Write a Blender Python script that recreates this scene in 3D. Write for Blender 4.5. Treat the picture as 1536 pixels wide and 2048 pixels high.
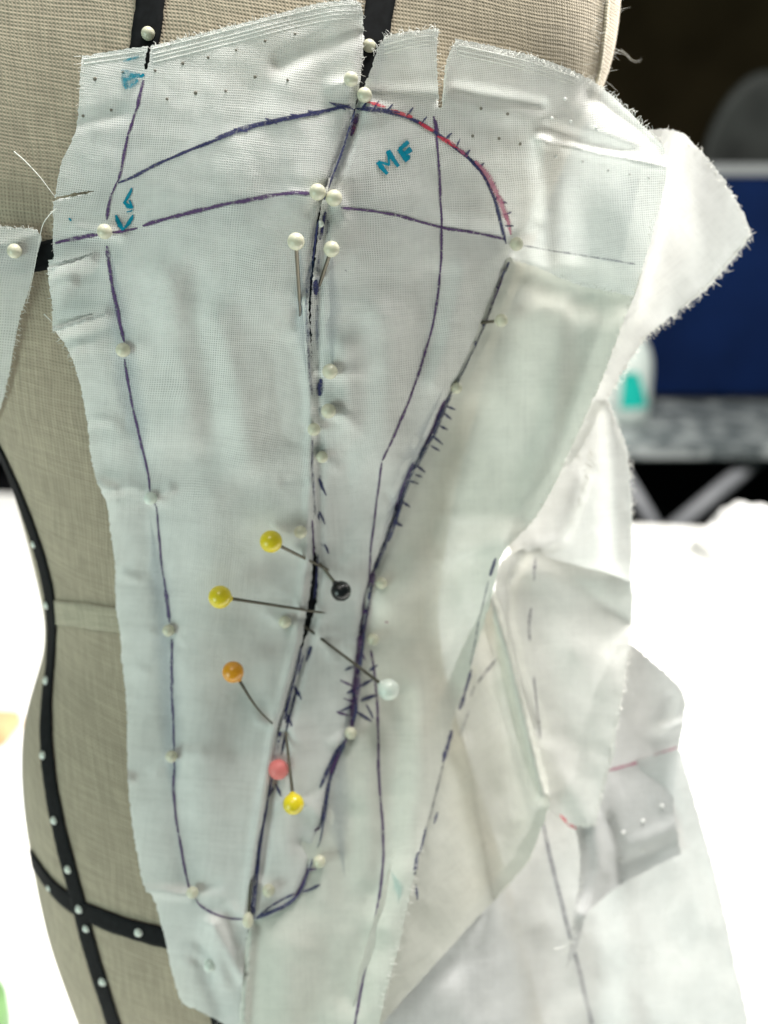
import bpy, bmesh, math, random
import numpy as np
from mathutils import Vector, Matrix
from mathutils.bvhtree import BVHTree
from mathutils.geometry import delaunay_2d_cdt

for o in list(bpy.data.objects):
    bpy.data.objects.remove(o)
S = bpy.context.scene
COL = S.collection
random.seed(7)
rng = np.random.default_rng(11)

# ------------------------------------------------------------------ camera
PITCH = math.radians(20)
CAM = Vector((0, 0, 0.46))               # table top is z = 0
F = 768 / math.tan(math.radians(20))     # focal length in photo pixels
cd = bpy.data.cameras.new("camera")
cam = bpy.data.objects.new("camera", cd)
COL.objects.link(cam)
cam.location = CAM
cam.rotation_euler = (math.pi / 2 - PITCH, 0, 0)
cd.sensor_fit = 'HORIZONTAL'
cd.sensor_width = 36
cd.lens = 18 / math.tan(math.radians(20))
cd.clip_start = 0.005
cd.clip_end = 50
cd.dof.use_dof = True
cd.dof.focus_distance = 0.212
cd.dof.aperture_fstop = 14.5
S.camera = cam
S.render.resolution_x = 768
S.render.resolution_y = 1024
FWD = Vector((0, math.cos(PITCH), -math.sin(PITCH)))
UPV = Vector((0, math.sin(PITCH), math.cos(PITCH)))

# ------------------------------------------------------------------ light
w = bpy.data.worlds.new("World")
S.world = w
w.use_nodes = True
bg = w.node_tree.nodes["Background"]
bg.inputs[0].default_value = (0.74, 0.95, 0.87, 1)
bg.inputs[1].default_value = 0.125


def area(name, loc, target, size, power, color, sy=None):
    l = bpy.data.lights.new(name, 'AREA')
    l.energy = power
    l.color = color
    l.size = size
    if sy:
        l.shape = 'RECTANGLE'
        l.size_y = sy
    o = bpy.data.objects.new(name, l)
    COL.objects.link(o)
    o.location = loc
    d = Vector(target) - Vector(loc)
    o.rotation_euler = d.to_track_quat('-Z', 'Y').to_euler()
    return o


area("window_lamp", (0.74, 0.82, 0.90), (0.05, 0.30, 0.42), 0.20, 36, (1.0, 0.96, 0.91))
area("ceiling_lamp", (0.28, 0.40, 1.60), (0.08, 0.30, 0.40), 0.40, 35, (1.0, 0.965, 0.92))
area("front_fill", (-0.20, -0.25, 1.40), (0.0, 0.25, 0.45), 0.5, 3.5, (1.0, 0.95, 0.86))  # added front fill from above the camera, not a lamp of the room
area("bounce_fill", (-0.60, -0.30, 0.22), (0.0, 0.25, 0.36), 0.4, 2.7, (0.76, 1.0, 0.92))  # added fill imitating light bounced off the white table

S.view_settings.view_transform = 'Standard'
S.view_settings.look = 'None'
S.view_settings.exposure = 0.12
S.view_settings.gamma = 1
S.cycles.transparent_max_bounces = 24
S.cycles.max_bounces = 10


# ------------------------------------------------------------------ helpers
def P(px, py, d):
    return CAM + d * (FWD + Vector(((px - 768) / F, 0, 0)) + UPV * ((1024 - py) / F))


def Parr(px, py, d):
    px, py, d = np.asarray(px, float), np.asarray(py, float), np.asarray(d, float)
    a = (px - 768) / F * d
    b = (1024 - py) / F * d
    cp, sp = math.cos(PITCH), math.sin(PITCH)
    return np.stack([CAM.x + a, CAM.y + d * cp + b * sp, CAM.z - d * sp + b * cp], -1)


def ray(px, py):
    return (FWD + Vector(((px - 768) / F, 0, 0)) + UPV * ((1024 - py) / F))


def onz(px, py, z=0.0):
    r = ray(px, py)
    t = (z - CAM.z) / r.z
    return CAM + r * t


def ony(px, py, y):
    r = ray(px, py)
    return CAM + r * (y / r.y)


def link(name, me, mat=None, parent=None, loc=(0, 0, 0), smooth=True):
    o = bpy.data.objects.new(name, me)
    COL.objects.link(o)
    if mat and not me.materials:
        me.materials.append(mat)
    o.location = loc
    if parent:
        o.parent = parent
    if smooth and me.polygons:
        me.polygons.foreach_set('use_smooth', [True] * len(me.polygons))
    return o


def mesh_obj(name, verts, faces, mat, parent=None, origin=None, uv=None, smooth=True):
    """verts in world space; the object origin sits at origin (or at the parent's place)."""
    if parent is not None:
        org = WLOC[parent.name]
        loc = (0, 0, 0)
    else:
        org = Vector(origin) if origin is not None else Vector(np.mean(np.array(verts), 0))
        loc = org
    v = np.array(verts, float) - np.array(org)
    me = bpy.data.meshes.new(name)
    me.from_pydata(v.tolist(), [], faces)
    if uv is not None:
        ul = me.uv_layers.new(name="UVMap")
        li = np.zeros(len(me.loops), int)
        me.loops.foreach_get('vertex_index', li)
        ul.data.foreach_set('uv', np.array(uv, float)[li].ravel())
    me.update()
    o = link(name, me, mat, parent, loc, smooth)
    WLOC[o.name] = Vector(org)
    return o


WLOC = {}


def tag(o, label=None, cat=None, group=None, kind=None):
    if label: o['label'] = label
    if cat: o['category'] = cat
    if group: o['group'] = group
    if kind: o['kind'] = kind
    return o


def empty(name, loc, label, cat, group=None):
    o = bpy.data.objects.new(name, None)
    COL.objects.link(o)
    o.empty_display_size = 0.005
    o.location = loc
    WLOC[o.name] = Vector(loc)
    return tag(o, label, cat, group)


def waves(x, y, wl, seed, n=6):
    r = np.random.default_rng(seed)
    out = np.zeros_like(np.asarray(x, float))
    for _ in range(n):
        a = r.uniform(0, 2 * math.pi)
        k = 2 * math.pi / (wl * r.uniform(0.7, 1.5))
        out += np.sin(k * (math.cos(a) * x + math.sin(a) * y) + r.uniform(0, 6.3))
    return out / n


def seg_dist(px, py, pl):
    best = np.full(np.shape(px), 1e9)
    pl = np.array(pl, float)
    for (x0, y0), (x1, y1) in zip(pl[:-1], pl[1:]):
        dx, dy = x1 - x0, y1 - y0
        L = dx * dx + dy * dy + 1e-9
        t = np.clip(((px - x0) * dx + (py - y0) * dy) / L, 0, 1)
        best = np.minimum(best, np.hypot(px - x0 - t * dx, py - y0 - t * dy))
    return best


def smooth_line(pts, it=2, closed=False, corner=50):
    pts = [np.array(p[:2], float) for p in pts]
    for _ in range(it):
        n = len(pts)
        out = []
        for i in range(n):
            if not closed and i in (0, n - 1):
                out.append(pts[i]); continue
            a, b, c = pts[i - 1], pts[i], pts[(i + 1) % n]
            u, v = b - a, c - b
            ang = abs(math.degrees(math.atan2(u[0] * v[1] - u[1] * v[0], u @ v)))
            if ang > corner:
                out.append(b)
            else:
                out.append(b * 0.75 + a * 0.25)
                out.append(b * 0.75 + c * 0.25)
        pts = out
    return pts


def resample(pts, step, closed=False):
    pts = [np.array(p, float) for p in pts]
    if closed: pts = pts + [pts[0]]
    out = []
    for a, b in zip(pts[:-1], pts[1:]):
        L = np.linalg.norm(b - a)
        n = max(1, int(round(L / step)))
        for k in range(n):
            out.append(a + (b - a) * k / n)
    if not closed: out.append(pts[-1])
    return out


def tps(ctrl):
    c = np.array(ctrl, float)
    n = len(c)
    if n == 1:
        return lambda x, y: np.full(np.shape(x), c[0, 2])
    sc = 500.0
    X = c[:, :2] / sc

    def phi(r):
        return np.where(r > 1e-9, r * r * np.log(r + 1e-12), 0)
    K = phi(np.linalg.norm(X[:, None] - X[None], axis=2)) + np.eye(n) * 1e-4
    if n < 4:
        A = np.concatenate([X, np.ones((n, 1))], 1)
        co = np.linalg.lstsq(A, c[:, 2], rcond=None)[0]
        return lambda x, y: co[0] * np.asarray(x) / sc + co[1] * np.asarray(y) / sc + co[2]
    Pm = np.concatenate([np.ones((n, 1)), X], 1)
    M = np.block([[K, Pm], [Pm.T, np.zeros((3, 3))]])
    sol = np.linalg.solve(M, np.concatenate([c[:, 2], np.zeros(3)]))

    def f(x, y):
        x = np.asarray(x, float) / sc
        y = np.asarray(y, float) / sc
        r = np.hypot(x[..., None] - X[:, 0], y[..., None] - X[:, 1])
        return phi(r) @ sol[:n] + sol[n] + sol[n + 1] * x + sol[n + 2] * y
    return f


# ------------------------------------------------------------------ materials
class NT:
    def __init__(s, name):
        s.m = bpy.data.materials.new(name)
        s.m.use_nodes = True
        s.t = s.m.node_tree
        s.t.nodes.clear()
        s.out = s.t.nodes.new('ShaderNodeOutputMaterial')

    def n(s, typ, **kw):
        nd = s.t.nodes.new(typ)
        for k, v in kw.items():
            if k.startswith('i_'):
                nd.inputs[k[2:].replace('_', ' ')].default_value = v
            else:
                setattr(nd, k, v)
        return nd

    def l(s, a, b):
        s.t.links.new(a, b)

    def val(s, x, sock):
        if isinstance(x, (int, float)):
            sock.default_value = x
        else:
            s.l(x, sock)

    def math(s, op, a, b=0.0, c=None, clamp=False):
        nd = s.n('ShaderNodeMath', operation=op)
        nd.use_clamp = clamp
        s.val(a, nd.inputs[0]); s.val(b, nd.inputs[1])
        if c is not None: s.val(c, nd.inputs[2])
        return nd.outputs[0]

    def ramp(s, x, lo, hi, a=0.0, b=1.0):
        nd = s.n('ShaderNodeMapRange', clamp=True)
        nd.interpolation_type = 'SMOOTHSTEP'
        s.val(x, nd.inputs[0])
        for i, v in enumerate((lo, hi, a, b)): nd.inputs[i + 1].default_value = v
        return nd.outputs[0]

    def mixc(s, f, a, b):
        nd = s.n('ShaderNodeMix', data_type='RGBA')
        s.val(f, nd.inputs[0])
        for i, v in ((6, a), (7, b)):
            if isinstance(v, tuple): nd.inputs[i].default_value = (*v, 1)
            else: s.l(v, nd.inputs[i])
        return nd.outputs[2]

    def noise(s, vec, scale, detail=2.0, rough=0.5):
        nd = s.n('ShaderNodeTexNoise')
        nd.inputs['Scale'].default_value = scale
        nd.inputs['Detail'].default_value = detail
        nd.inputs['Roughness'].default_value = rough
        s.l(vec, nd.inputs['Vector'])
        return nd.outputs[0]

    def mapping(s, vec, scale=(1, 1, 1), rot=(0, 0, 0), loc=(0, 0, 0)):
        nd = s.n('ShaderNodeMapping')
        nd.inputs['Scale'].default_value = scale
        nd.inputs['Rotation'].default_value = rot
        nd.inputs['Location'].default_value = loc
        s.l(vec, nd.inputs['Vector'])
        return nd.outputs[0]


def simple(name, color, rough=0.6, spec=0.3, metal=0.0, var=0.12, nscale=40, bump=0.0, coat=0.0, trans=0.0):
    t = NT(name)
    tc = t.n('ShaderNodeTexCoord').outputs['Object']
    nz = t.noise(tc, nscale, 4.0)
    c0 = tuple(max(0, c * (1 - var)) for c in color)
    c1 = tuple(min(1, c * (1 + var)) for c in color)
    col = t.mixc(t.ramp(nz, 0.3, 0.7), c0, c1)
    b = t.n('ShaderNodeBsdfPrincipled')
    t.l(col, b.inputs['Base Color'])
    b.inputs['Roughness'].default_value = rough
    b.inputs['Specular IOR Level'].default_value = spec
    b.inputs['Metallic'].default_value = metal
    b.inputs['Coat Weight'].default_value = coat
    if trans:
        b.inputs['Subsurface Weight'].default_value = trans
        b.inputs['Subsurface Radius'].default_value = (0.002, 0.002, 0.0015)
        b.inputs['Subsurface Scale'].default_value = 0.5
    if bump:
        bp = t.n('ShaderNodeBump')
        bp.inputs['Strength'].default_value = bump
        bp.inputs['Distance'].default_value = 0.001
        t.l(nz, bp.inputs['Height'])
        t.l(bp.outputs[0], b.inputs['Normal'])
    t.l(b.outputs[0], t.out.inputs[0])
    return t.m


def cloth_mat(name, color=(0.80, 0.81, 0.79), pitch=0.00056, hole=0.5, veil=0.06, transl=0.36, rot=0.0, ww=1.0):
    """thin open-weave cotton: UV is in metres along the thread directions"""
    t = NT(name)
    uv = t.n('ShaderNodeUVMap').outputs[0]
    if rot: uv = t.mapping(uv, rot=(0, 0, rot))
    # slow wander of the threads
    nw = t.n('ShaderNodeTexNoise'); nw.inputs['Scale'].default_value = 45; nw.inputs['Detail'].default_value = 2
    t.l(uv, nw.inputs['Vector'])
    vm = t.n('ShaderNodeVectorMath', operation='MULTIPLY_ADD')
    t.l(nw.outputs['Color'], vm.inputs[0])
    vm.inputs[1].default_value = (0.0035, 0.0035, 0)
    t.l(uv, vm.inputs[2])
    sp = t.n('ShaderNodeSeparateXYZ'); t.l(vm.outputs[0], sp.inputs[0])
    k = 2 * math.pi / pitch
    su = t.math('SINE', t.math('MULTIPLY', sp.outputs[0], k))
    sv = t.math('SINE', t.math('MULTIPLY', sp.outputs[1], k * ww))
    hu = t.math('MULTIPLY_ADD', su, 0.5, 0.5)
    hv = t.math('MULTIPLY_ADD', sv, 0.5, 0.5)
    holes = t.math('POWER', t.math('MULTIPLY', hu, hv), 1.3)
    # uneven yarn: streaks along each thread direction
    s1 = t.noise(t.mapping(vm.outputs[0], (1 / pitch * 0.6, 30, 1)), 1.0, 2.0)
    s2 = t.noise(t.mapping(vm.outputs[0], (30, 1 / pitch * 0.6, 1)), 1.0, 2.0)
    streak = t.math('ADD', s1, s2)                      # about 1.0
    big = t.noise(uv, 60, 3.0)
    open_ = t.ramp(big, 0.32, 0.68, 0.25, 1.2)
    fh = t.math('MULTIPLY', t.math('MULTIPLY', holes, open_), t.ramp(streak, 0.7, 1.3, 1.15, 0.85))
    tr = t.math('MULTIPLY_ADD', fh, hole, veil, clamp=True)
    mott = t.noise(uv, 260, 4.0, 0.6)
    colA = t.mixc(t.ramp(streak, 0.75, 1.25), tuple(c * 0.95 for c in color), color)
    colB = t.mixc(t.ramp(mott, 0.35, 0.7), colA, tuple(min(1, c * 1.04) for c in color))
    bp = t.n('ShaderNodeBump')
    bp.inputs['Strength'].default_value = 0.55
    bp.inputs['Distance'].default_value = 0.00022
    h = t.math('ADD', t.math('MULTIPLY_ADD', holes, -1.0, t.math('MULTIPLY', streak, 0.5)), t.math('MULTIPLY', t.noise(uv, 130, 3.0), 4.0))
    t.l(h, bp.inputs['Height'])
    df = t.n('ShaderNodeBsdfDiffuse'); t.l(colB, df.inputs[0]); t.l(bp.outputs[0], df.inputs['Normal'])
    tl = t.n('ShaderNodeBsdfTranslucent'); t.l(colB, tl.inputs[0]); t.l(bp.outputs[0], tl.inputs['Normal'])
    m1 = t.n('ShaderNodeMixShader'); m1.inputs[0].default_value = transl
    t.l(df.outputs[0], m1.inputs[1]); t.l(tl.outputs[0], m1.inputs[2])
    tp = t.n('ShaderNodeBsdfTransparent')
    m2 = t.n('ShaderNodeMixShader'); t.l(tr, m2.inputs[0])
    t.l(m1.outputs[0], m2.inputs[1]); t.l(tp.outputs[0], m2.inputs[2])
    t.l(m2.outputs[0], t.out.inputs[0])
    return t.m


def ink_mat(name, color, strength=1.0, cover=0.5, bleed=0.5):
    """felt-pen ink caught on the threads: UV.x runs along the stroke in metres, UV.y across 0..1"""
    t = NT(name)
    uv = t.n('ShaderNodeUVMap').outputs[0]
    sp = t.n('ShaderNodeSeparateXYZ'); t.l(uv, sp.inputs[0])
    ob = t.n('ShaderNodeTexCoord').outputs['Object']
    nz = t.noise(ob, 900, 3.0, 0.65)
    fine = t.noise(ob, 3200, 2.0, 0.7)
    acr = t.math('ABSOLUTE', t.math('MULTIPLY_ADD', sp.outputs[1], 2.0, -1.0))     # 0 centre, 1 edge
    edge = t.math('SUBTRACT', 1.25, t.math('ADD', acr, t.math('MULTIPLY_ADD', fine, 1.3, -0.65)))
    e = t.ramp(edge, 0.1, 0.1 + bleed)
    along = t.ramp(nz, 0.62 - cover * 0.5, 0.78 - cover * 0.4, 0.35, 1.0)
    a = t.math('MULTIPLY', t.math('MULTIPLY', e, along), strength, clamp=True)
    df = t.n('ShaderNodeBsdfDiffuse')
    t.l(t.mixc(fine, tuple(c * 0.7 for c in color), tuple(min(1, c * 1.5 + 0.01) for c in color)), df.inputs[0])
    tp = t.n('ShaderNodeBsdfTransparent')
    mx = t.n('ShaderNodeMixShader'); t.l(a, mx.inputs[0])
    t.l(tp.outputs[0], mx.inputs[1]); t.l(df.outputs[0], mx.inputs[2])
    t.l(mx.outputs[0], t.out.inputs[0])
    return t.m


def linen_mat(name, color=(0.36, 0.315, 0.235)):
    t = NT(name)
    uv = t.n('ShaderNodeUVMap').outputs[0]
    nw = t.n('ShaderNodeTexNoise'); nw.inputs['Scale'].default_value = 40
    t.l(uv, nw.inputs['Vector'])
    vm = t.n('ShaderNodeVectorMath', operation='MULTIPLY_ADD')
    t.l(nw.outputs['Color'], vm.inputs[0]); vm.inputs[1].default_value = (0.003, 0.003, 0)
    t.l(uv, vm.inputs[2])
    sp = t.n('ShaderNodeSeparateXYZ'); t.l(vm.outputs[0], sp.inputs[0])
    k = 2 * math.pi / 0.00074
    hu = t.math('MULTIPLY_ADD', t.math('SINE', t.math('MULTIPLY', sp.outputs[0], k)), 0.5, 0.5)
    hv = t.math('MULTIPLY_ADD', t.math('SINE', t.math('MULTIPLY', sp.outputs[1], k)), 0.5, 0.5)
    pits = t.math('POWER', t.math('MULTIPLY', hu, hv), 1.2)
    s1 = t.noise(t.mapping(vm.outputs[0], (1100, 110, 1)), 1.0, 3.0)
    s2 = t.noise(t.mapping(vm.outputs[0], (110, 1300, 1)), 1.0, 3.0)
    slub = t.noise(t.mapping(vm.outputs[0], (300, 1300, 1), loc=(3, 1, 0)), 1.0, 1.0)
    st = t.math('ADD', s1, s2)
    c = t.mixc(t.ramp(st, 0.7, 1.3), tuple(x * 0.84 for x in color), tuple(min(1, x * 1.13) for x in color))
    c = t.mixc(t.ramp(slub, 0.70, 0.82, 0, 0.8), c, tuple(x * 0.55 for x in color))
    c = t.mixc(t.math('MULTIPLY', pits, 0.45), c, tuple(x * 0.38 for x in color))
    blot = t.noise(uv, 55, 3.0)
    c = t.mixc(t.ramp(blot, 0.45, 0.75, 0, 0.35), c, tuple(x * 0.72 for x in color))
    b = t.n('ShaderNodeBsdfPrincipled')
    t.l(c, b.inputs['Base Color'])
    b.inputs['Roughness'].default_value = 0.9
    b.inputs['Specular IOR Level'].default_value = 0.1
    b.inputs['Sheen Weight'].default_value = 0.15
    bp = t.n('ShaderNodeBump'); bp.inputs['Strength'].default_value = 0.6; bp.inputs['Distance'].default_value = 0.0003
    t.l(t.math('MULTIPLY_ADD', pits, -1.0, st), bp.inputs['Height'])
    t.l(bp.outputs[0], b.inputs['Normal'])
    t.l(b.outputs[0], t.out.inputs[0])
    return t.m


M = {}
M['muslin'] = cloth_mat('muslin_cloth')
M['muslin_open'] = cloth_mat('open_weave_muslin', color=(0.81, 0.82, 0.80), pitch=0.00050, hole=0.50, veil=0.025, transl=0.13)
M['muslin_fine'] = cloth_mat('fine_muslin', color=(0.71, 0.72, 0.66), pitch=0.00046, hole=0.34, veil=0.015, transl=0.07)
M['muslin_flap'] = cloth_mat('flap_muslin', color=(0.76, 0.77, 0.74), pitch=0.00050, hole=0.20, veil=0.01, transl=0.07)
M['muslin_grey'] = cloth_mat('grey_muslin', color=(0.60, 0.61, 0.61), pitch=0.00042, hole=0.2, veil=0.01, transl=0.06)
M['muslin_shade'] = cloth_mat('shaded_muslin', color=(0.70, 0.72, 0.72), pitch=0.00046, hole=0.3, veil=0.015, transl=0.10)  # darker base colour paints in the shade under the other flaps
M['muslin_white'] = cloth_mat('bright_muslin', color=(0.82, 0.83, 0.82), pitch=0.00042, hole=0.2, veil=0.015, transl=0.17)
M['linen'] = linen_mat('linen_cover', (0.405, 0.352, 0.265))
M['linen_pale'] = linen_mat('pale_linen_band', (0.46, 0.42, 0.32))
M['tape'] = simple('black_twill_tape', (0.006, 0.007, 0.008), 0.85, 0.15, var=0.3, nscale=600)
M['thread'] = simple('cotton_thread', (0.82, 0.82, 0.78), 0.9, 0.1)
M['pearl'] = simple('ivory_plastic', (0.60, 0.59, 0.46), 0.32, 0.5, var=0.05, nscale=120, coat=0.2, trans=0.2)
M['pearl_white'] = simple('white_plastic', (0.66, 0.72, 0.66), 0.3, 0.5, var=0.05, nscale=120, coat=0.2, trans=0.2)
M['yellow'] = simple('yellow_plastic', (0.72, 0.58, 0.015), 0.3, 0.5, var=0.06, nscale=150, coat=0.25)
M['orange'] = simple('orange_plastic', (0.70, 0.30, 0.012), 0.3, 0.5, var=0.06, nscale=150, coat=0.25)
M['pink'] = simple('pink_plastic', (0.72, 0.20, 0.19), 0.45, 0.4, var=0.05, nscale=150)
M['black'] = simple('black_plastic', (0.006, 0.007, 0.008), 0.3, 0.5, var=0.1, nscale=150)
M['steel'] = simple('pin_steel', (0.13, 0.12, 0.095), 0.36, 0.5, metal=0.8, var=0.15, nscale=300)
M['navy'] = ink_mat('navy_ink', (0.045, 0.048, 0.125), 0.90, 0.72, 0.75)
M['purple'] = ink_mat('purple_ink', (0.095, 0.052, 0.145), 0.88, 0.70, 0.75)
M['faint'] = ink_mat('faint_ink', (0.09, 0.085, 0.17), 0.6, 0.45, 0.8)
M['smudge'] = ink_mat('blue_smudge', (0.06, 0.09, 0.19), 0.6, 0.25, 0.9)
M['bleed'] = ink_mat('ink_bleed', (0.20, 0.27, 0.37), 0.22, 0.9, 1.3)
M['teal_bleed'] = ink_mat('teal_bleed', (0.22, 0.52, 0.50), 0.30, 0.9, 1.2)
M['red'] = ink_mat('red_ink', (0.60, 0.06, 0.09), 0.75, 0.6)
M['rose'] = ink_mat('rose_ink', (0.50, 0.14, 0.24), 0.6, 0.8, 0.8)
M['teal'] = ink_mat('teal_ink', (0.0, 0.22, 0.33), 0.97, 1.0)
M['teal_soft'] = ink_mat('soft_teal_ink', (0.01, 0.26, 0.36), 0.7, 0.5, 0.8)
M['hole'] = simple('pin_hole', (0.24, 0.225, 0.19), 0.9, 0.05)
M['hole_lit'] = simple('pin_hole_glint', (0.88, 0.88, 0.86), 0.5, 0.3)  # pale dots painting the light that shows through the holes

# ------------------------------------------------------------------ the dress form
XL = np.array([(-400, -330), (0, -250), (200, -250), (400, -230), (600, -140), (760, -55), (880, 0), (960, 27), (1030, 48), (1100, 66),
               (1180, 86), (1240, 93), (1300, 82), (1380, 52), (1450, 41), (1550, 45), (1650, 62), (1730, 78), (1800, 95), (1900, 130), (2048, 186), (2400, 290)], float)
XR = np.array([(-400, 1265), (0, 1243), (100, 1233), (190, 1205), (300, 1140), (420, 1090), (520, 1055), (650, 1005), (800, 955),
               (1000, 905), (1230, 872), (1400, 900), (1600, 965), (1800, 1030), (2048, 1090), (2400, 1120)], float)
YF = np.array([(-0.34, .222), (-0.27, .211), (-0.214, .207), (-0.185, .2095), (-0.153, .2167), (-0.128, .2262), (-0.106, .2300), (-0.085, .2287),
               (-0.0553, .2250), (-0.0133, .2225), (.0100, .2258), (.0234, .2300), (.06, .2460), (.09, .262)], float)
RY = np.array([(-0.34, .050), (-0.214, .056), (-0.153, .050), (-0.106, .041), (-0.05, .044), (.0, .046), (.06, .042), (.09, .032)], float)
cp, sp_ = math.cos(PITCH), math.sin(PITCH)
NA = 160
NZ = 130
zs = np.linspace(-0.30, 0.095, NZ)
rings = []
for z in zs:
    yf = np.interp(z, YF[:, 0], YF[:, 1])
    ry = np.interp(z, RY[:, 0], RY[:, 1])
    yc = yf + ry
    d = yc * cp - z * sp_
    py = 1024 - F * (yc * sp_ + z * cp) / d
    xl = np.interp(py, XL[:, 0], XL[:, 1]) - 768
    xr = np.interp(py, XR[:, 0], XR[:, 1]) - 768
    th = np.linspace(0, 2 * math.pi, 360, endpoint=False)
    cx = (xl + xr) / 2 * d / F
    rx = (xr - xl) / 2 * d / F
    for _ in range(25):
        X = cx + rx * np.cos(th)
        D_ = (yc + ry * np.sin(th)) * cp - z * sp_
        q = F * X / D_
        el, er = xl - q.min(), xr - q.max()
        cx += 0.5 * (el + er) * d / F
        rx += 0.5 * (er - el) * d / F
    rings.append((cx, yc, rx, ry))
rings = np.array(rings)


def smooth1(a, n=3):
    k = np.ones(2 * n + 1) / (2 * n + 1)
    return np.convolve(np.pad(a, n, mode='edge'), k, 'valid')


for j in range(4): rings[:, j] = smooth1(rings[:, j], 2)
th = np.linspace(0, 2 * math.pi, NA, endpoint=False)
TV = np.zeros((NZ, NA, 3))
for i, z in enumerate(zs):
    cx, yc, rx, ry = rings[i]
    sh = 1.0
    TV[i, :, 0] = CAM.x + cx + rx * np.cos(th) * sh
    TV[i, :, 1] = CAM.y + yc + ry * np.sin(th) * sh
    TV[i, :, 2] = CAM.z + z
# two bust mounds pushed forward
apex = np.array(P(585, 430, 0.208))
for ax, amp in ((apex, 0.0085), (apex + np.array([-0.078, 0.004, 0.0]), 0.0085)):
    dx = (TV[..., 0] - ax[0]) / 0.030
    dz = (TV[..., 2] - ax[2] + 0.004) / 0.030
    front = np.clip(-np.sin(th), 0, 1)[None, :] ** 1.0
    TV[..., 1] -= amp * np.exp(-(dx ** 2 + dz ** 2)) * front
tv = TV.reshape(-1, 3)
tf = []
for i in range(NZ - 1):
    for j in range(NA):
        k = (j + 1) % NA
        tf.append((i * NA + j, i * NA + k, (i + 1) * NA + k, (i + 1) * NA + j))
# shoulders and base closed by shrinking rings
verts = tv.tolist()


def cap(i, dz, n=5):
    prev = [i * NA + j for j in range(NA)]
    c = TV[i].mean(0)
    for s in range(1, n + 1):
        a = s / n * math.pi / 2
        f, h = math.cos(a), math.sin(a) * dz
        if s == n:
            verts.append((c[0], c[1], c[2] + h))
            for j in range(NA): tf.append((prev[j], prev[(j + 1) % NA], len(verts) - 1))
            break
        cur = []
        for j in range(NA):
            p = c + (TV[i, j] - c) * f
            verts.append((p[0], p[1], p[2] + h)); cur.append(len(verts) - 1)
        for j in range(NA):
            k = (j + 1) % NA
            tf.append((prev[j], prev[k], cur[k], cur[j]))
        prev = cur


cap(NZ - 1, 0.018)
cap(0, -0.012)
TB = BVHTree.FromPolygons([Vector(v) for v in verts], tf)

base = P(640, 1200, 0.29); base.z = 0
form = empty("dress_form", base, "linen covered half scale dress form wearing the pinned white muslin pieces", "dress form")
# u along the girth, v up the height, in metres
vv = np.array(verts)
cx0 = rings[:, 0].mean(); 
ang = np.arctan2(vv[:, 1] - (CAM.y + 0.275), vv[:, 0] - CAM.x + 0.01)
uvs = np.stack([vv[:, 0] * 1.0 + 0.35 * (vv[:, 1]), vv[:, 2] + 0.15 * vv[:, 0]], -1)
mesh_obj("linen_cover", verts, tf, M['linen'], form, uv=uvs)


def tsnap(p, off):
    loc, nor, idx, dist = TB.find_nearest(p)
    return loc + nor_out(loc, nor) * off


def nor_out(loc, nor):
    c = Vector((CAM.x - 0.01, CAM.y + 0.275, loc.z))
    return nor if nor.dot(loc - c) > 0 else -nor


def tnormal(p):
    loc, nor, idx, dist = TB.find_nearest(p)
    return nor_out(loc, nor)


def thit(px, py):
    r = ray(px, py)
    L = r.length
    loc, nor, idx, dist = TB.ray_cast(CAM, r / L)
    if loc is None:
        g = P(px, py, float(Dat(px, py)))
        loc, nor, idx, dist = TB.find_nearest(g)
    return loc


# depth grid of the form seen along the camera axis, extended past its outline
GX = np.arange(-240, 1800, 8.0)
GY = np.arange(-240, 2300, 8.0)
Dg = np.full((len(GY), len(GX)), np.nan)
for i, y in enumerate(GY):
    for j, x in enumerate(GX):
        r = ray(x, y); L = r.length
        loc, nor, idx, dist = TB.ray_cast(CAM, r / L)
        if loc is not None: Dg[i, j] = dist / L
miss = np.isnan(Dg)
for i in range(len(GY)):
    ok = np.where(~miss[i])[0]
    if len(ok):
        Dg[i] = np.interp(np.arange(len(GX)), ok, Dg[i, ok])


def blur(a, n):
    k = np.exp(-0.5 * (np.arange(-3 * n, 3 * n + 1) / n) ** 2); k /= k.sum()
    b = np.apply_along_axis(lambda v: np.convolve(np.pad(v, 3 * n, mode='edge'), k, 'valid'), 0, a)
    return np.apply_along_axis(lambda v: np.convolve(np.pad(v, 3 * n, mode='edge'), k, 'valid'), 1, b)


Dg = np.where(miss, blur(Dg, 8), Dg)
Ds = np.minimum(blur(Dg, 4), np.where(miss, 9, Dg))


def bil(G, x, y):
    x = np.clip((np.asarray(x, float) - GX[0]) / 8, 0, len(GX) - 1.001)
    y = np.clip((np.asarray(y, float) - GY[0]) / 8, 0, len(GY) - 1.001)
    i, j = y.astype(int), x.astype(int)
    fy, fx = y - i, x - j
    return (G[i, j] * (1 - fx) + G[i, j + 1] * fx) * (1 - fy) + (G[i + 1, j] * (1 - fx) + G[i + 1, j + 1] * fx) * fy


def Dat(x, y): return bil(Dg, x, y)
def Dcloth(x, y): return bil(Ds, x, y)


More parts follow.
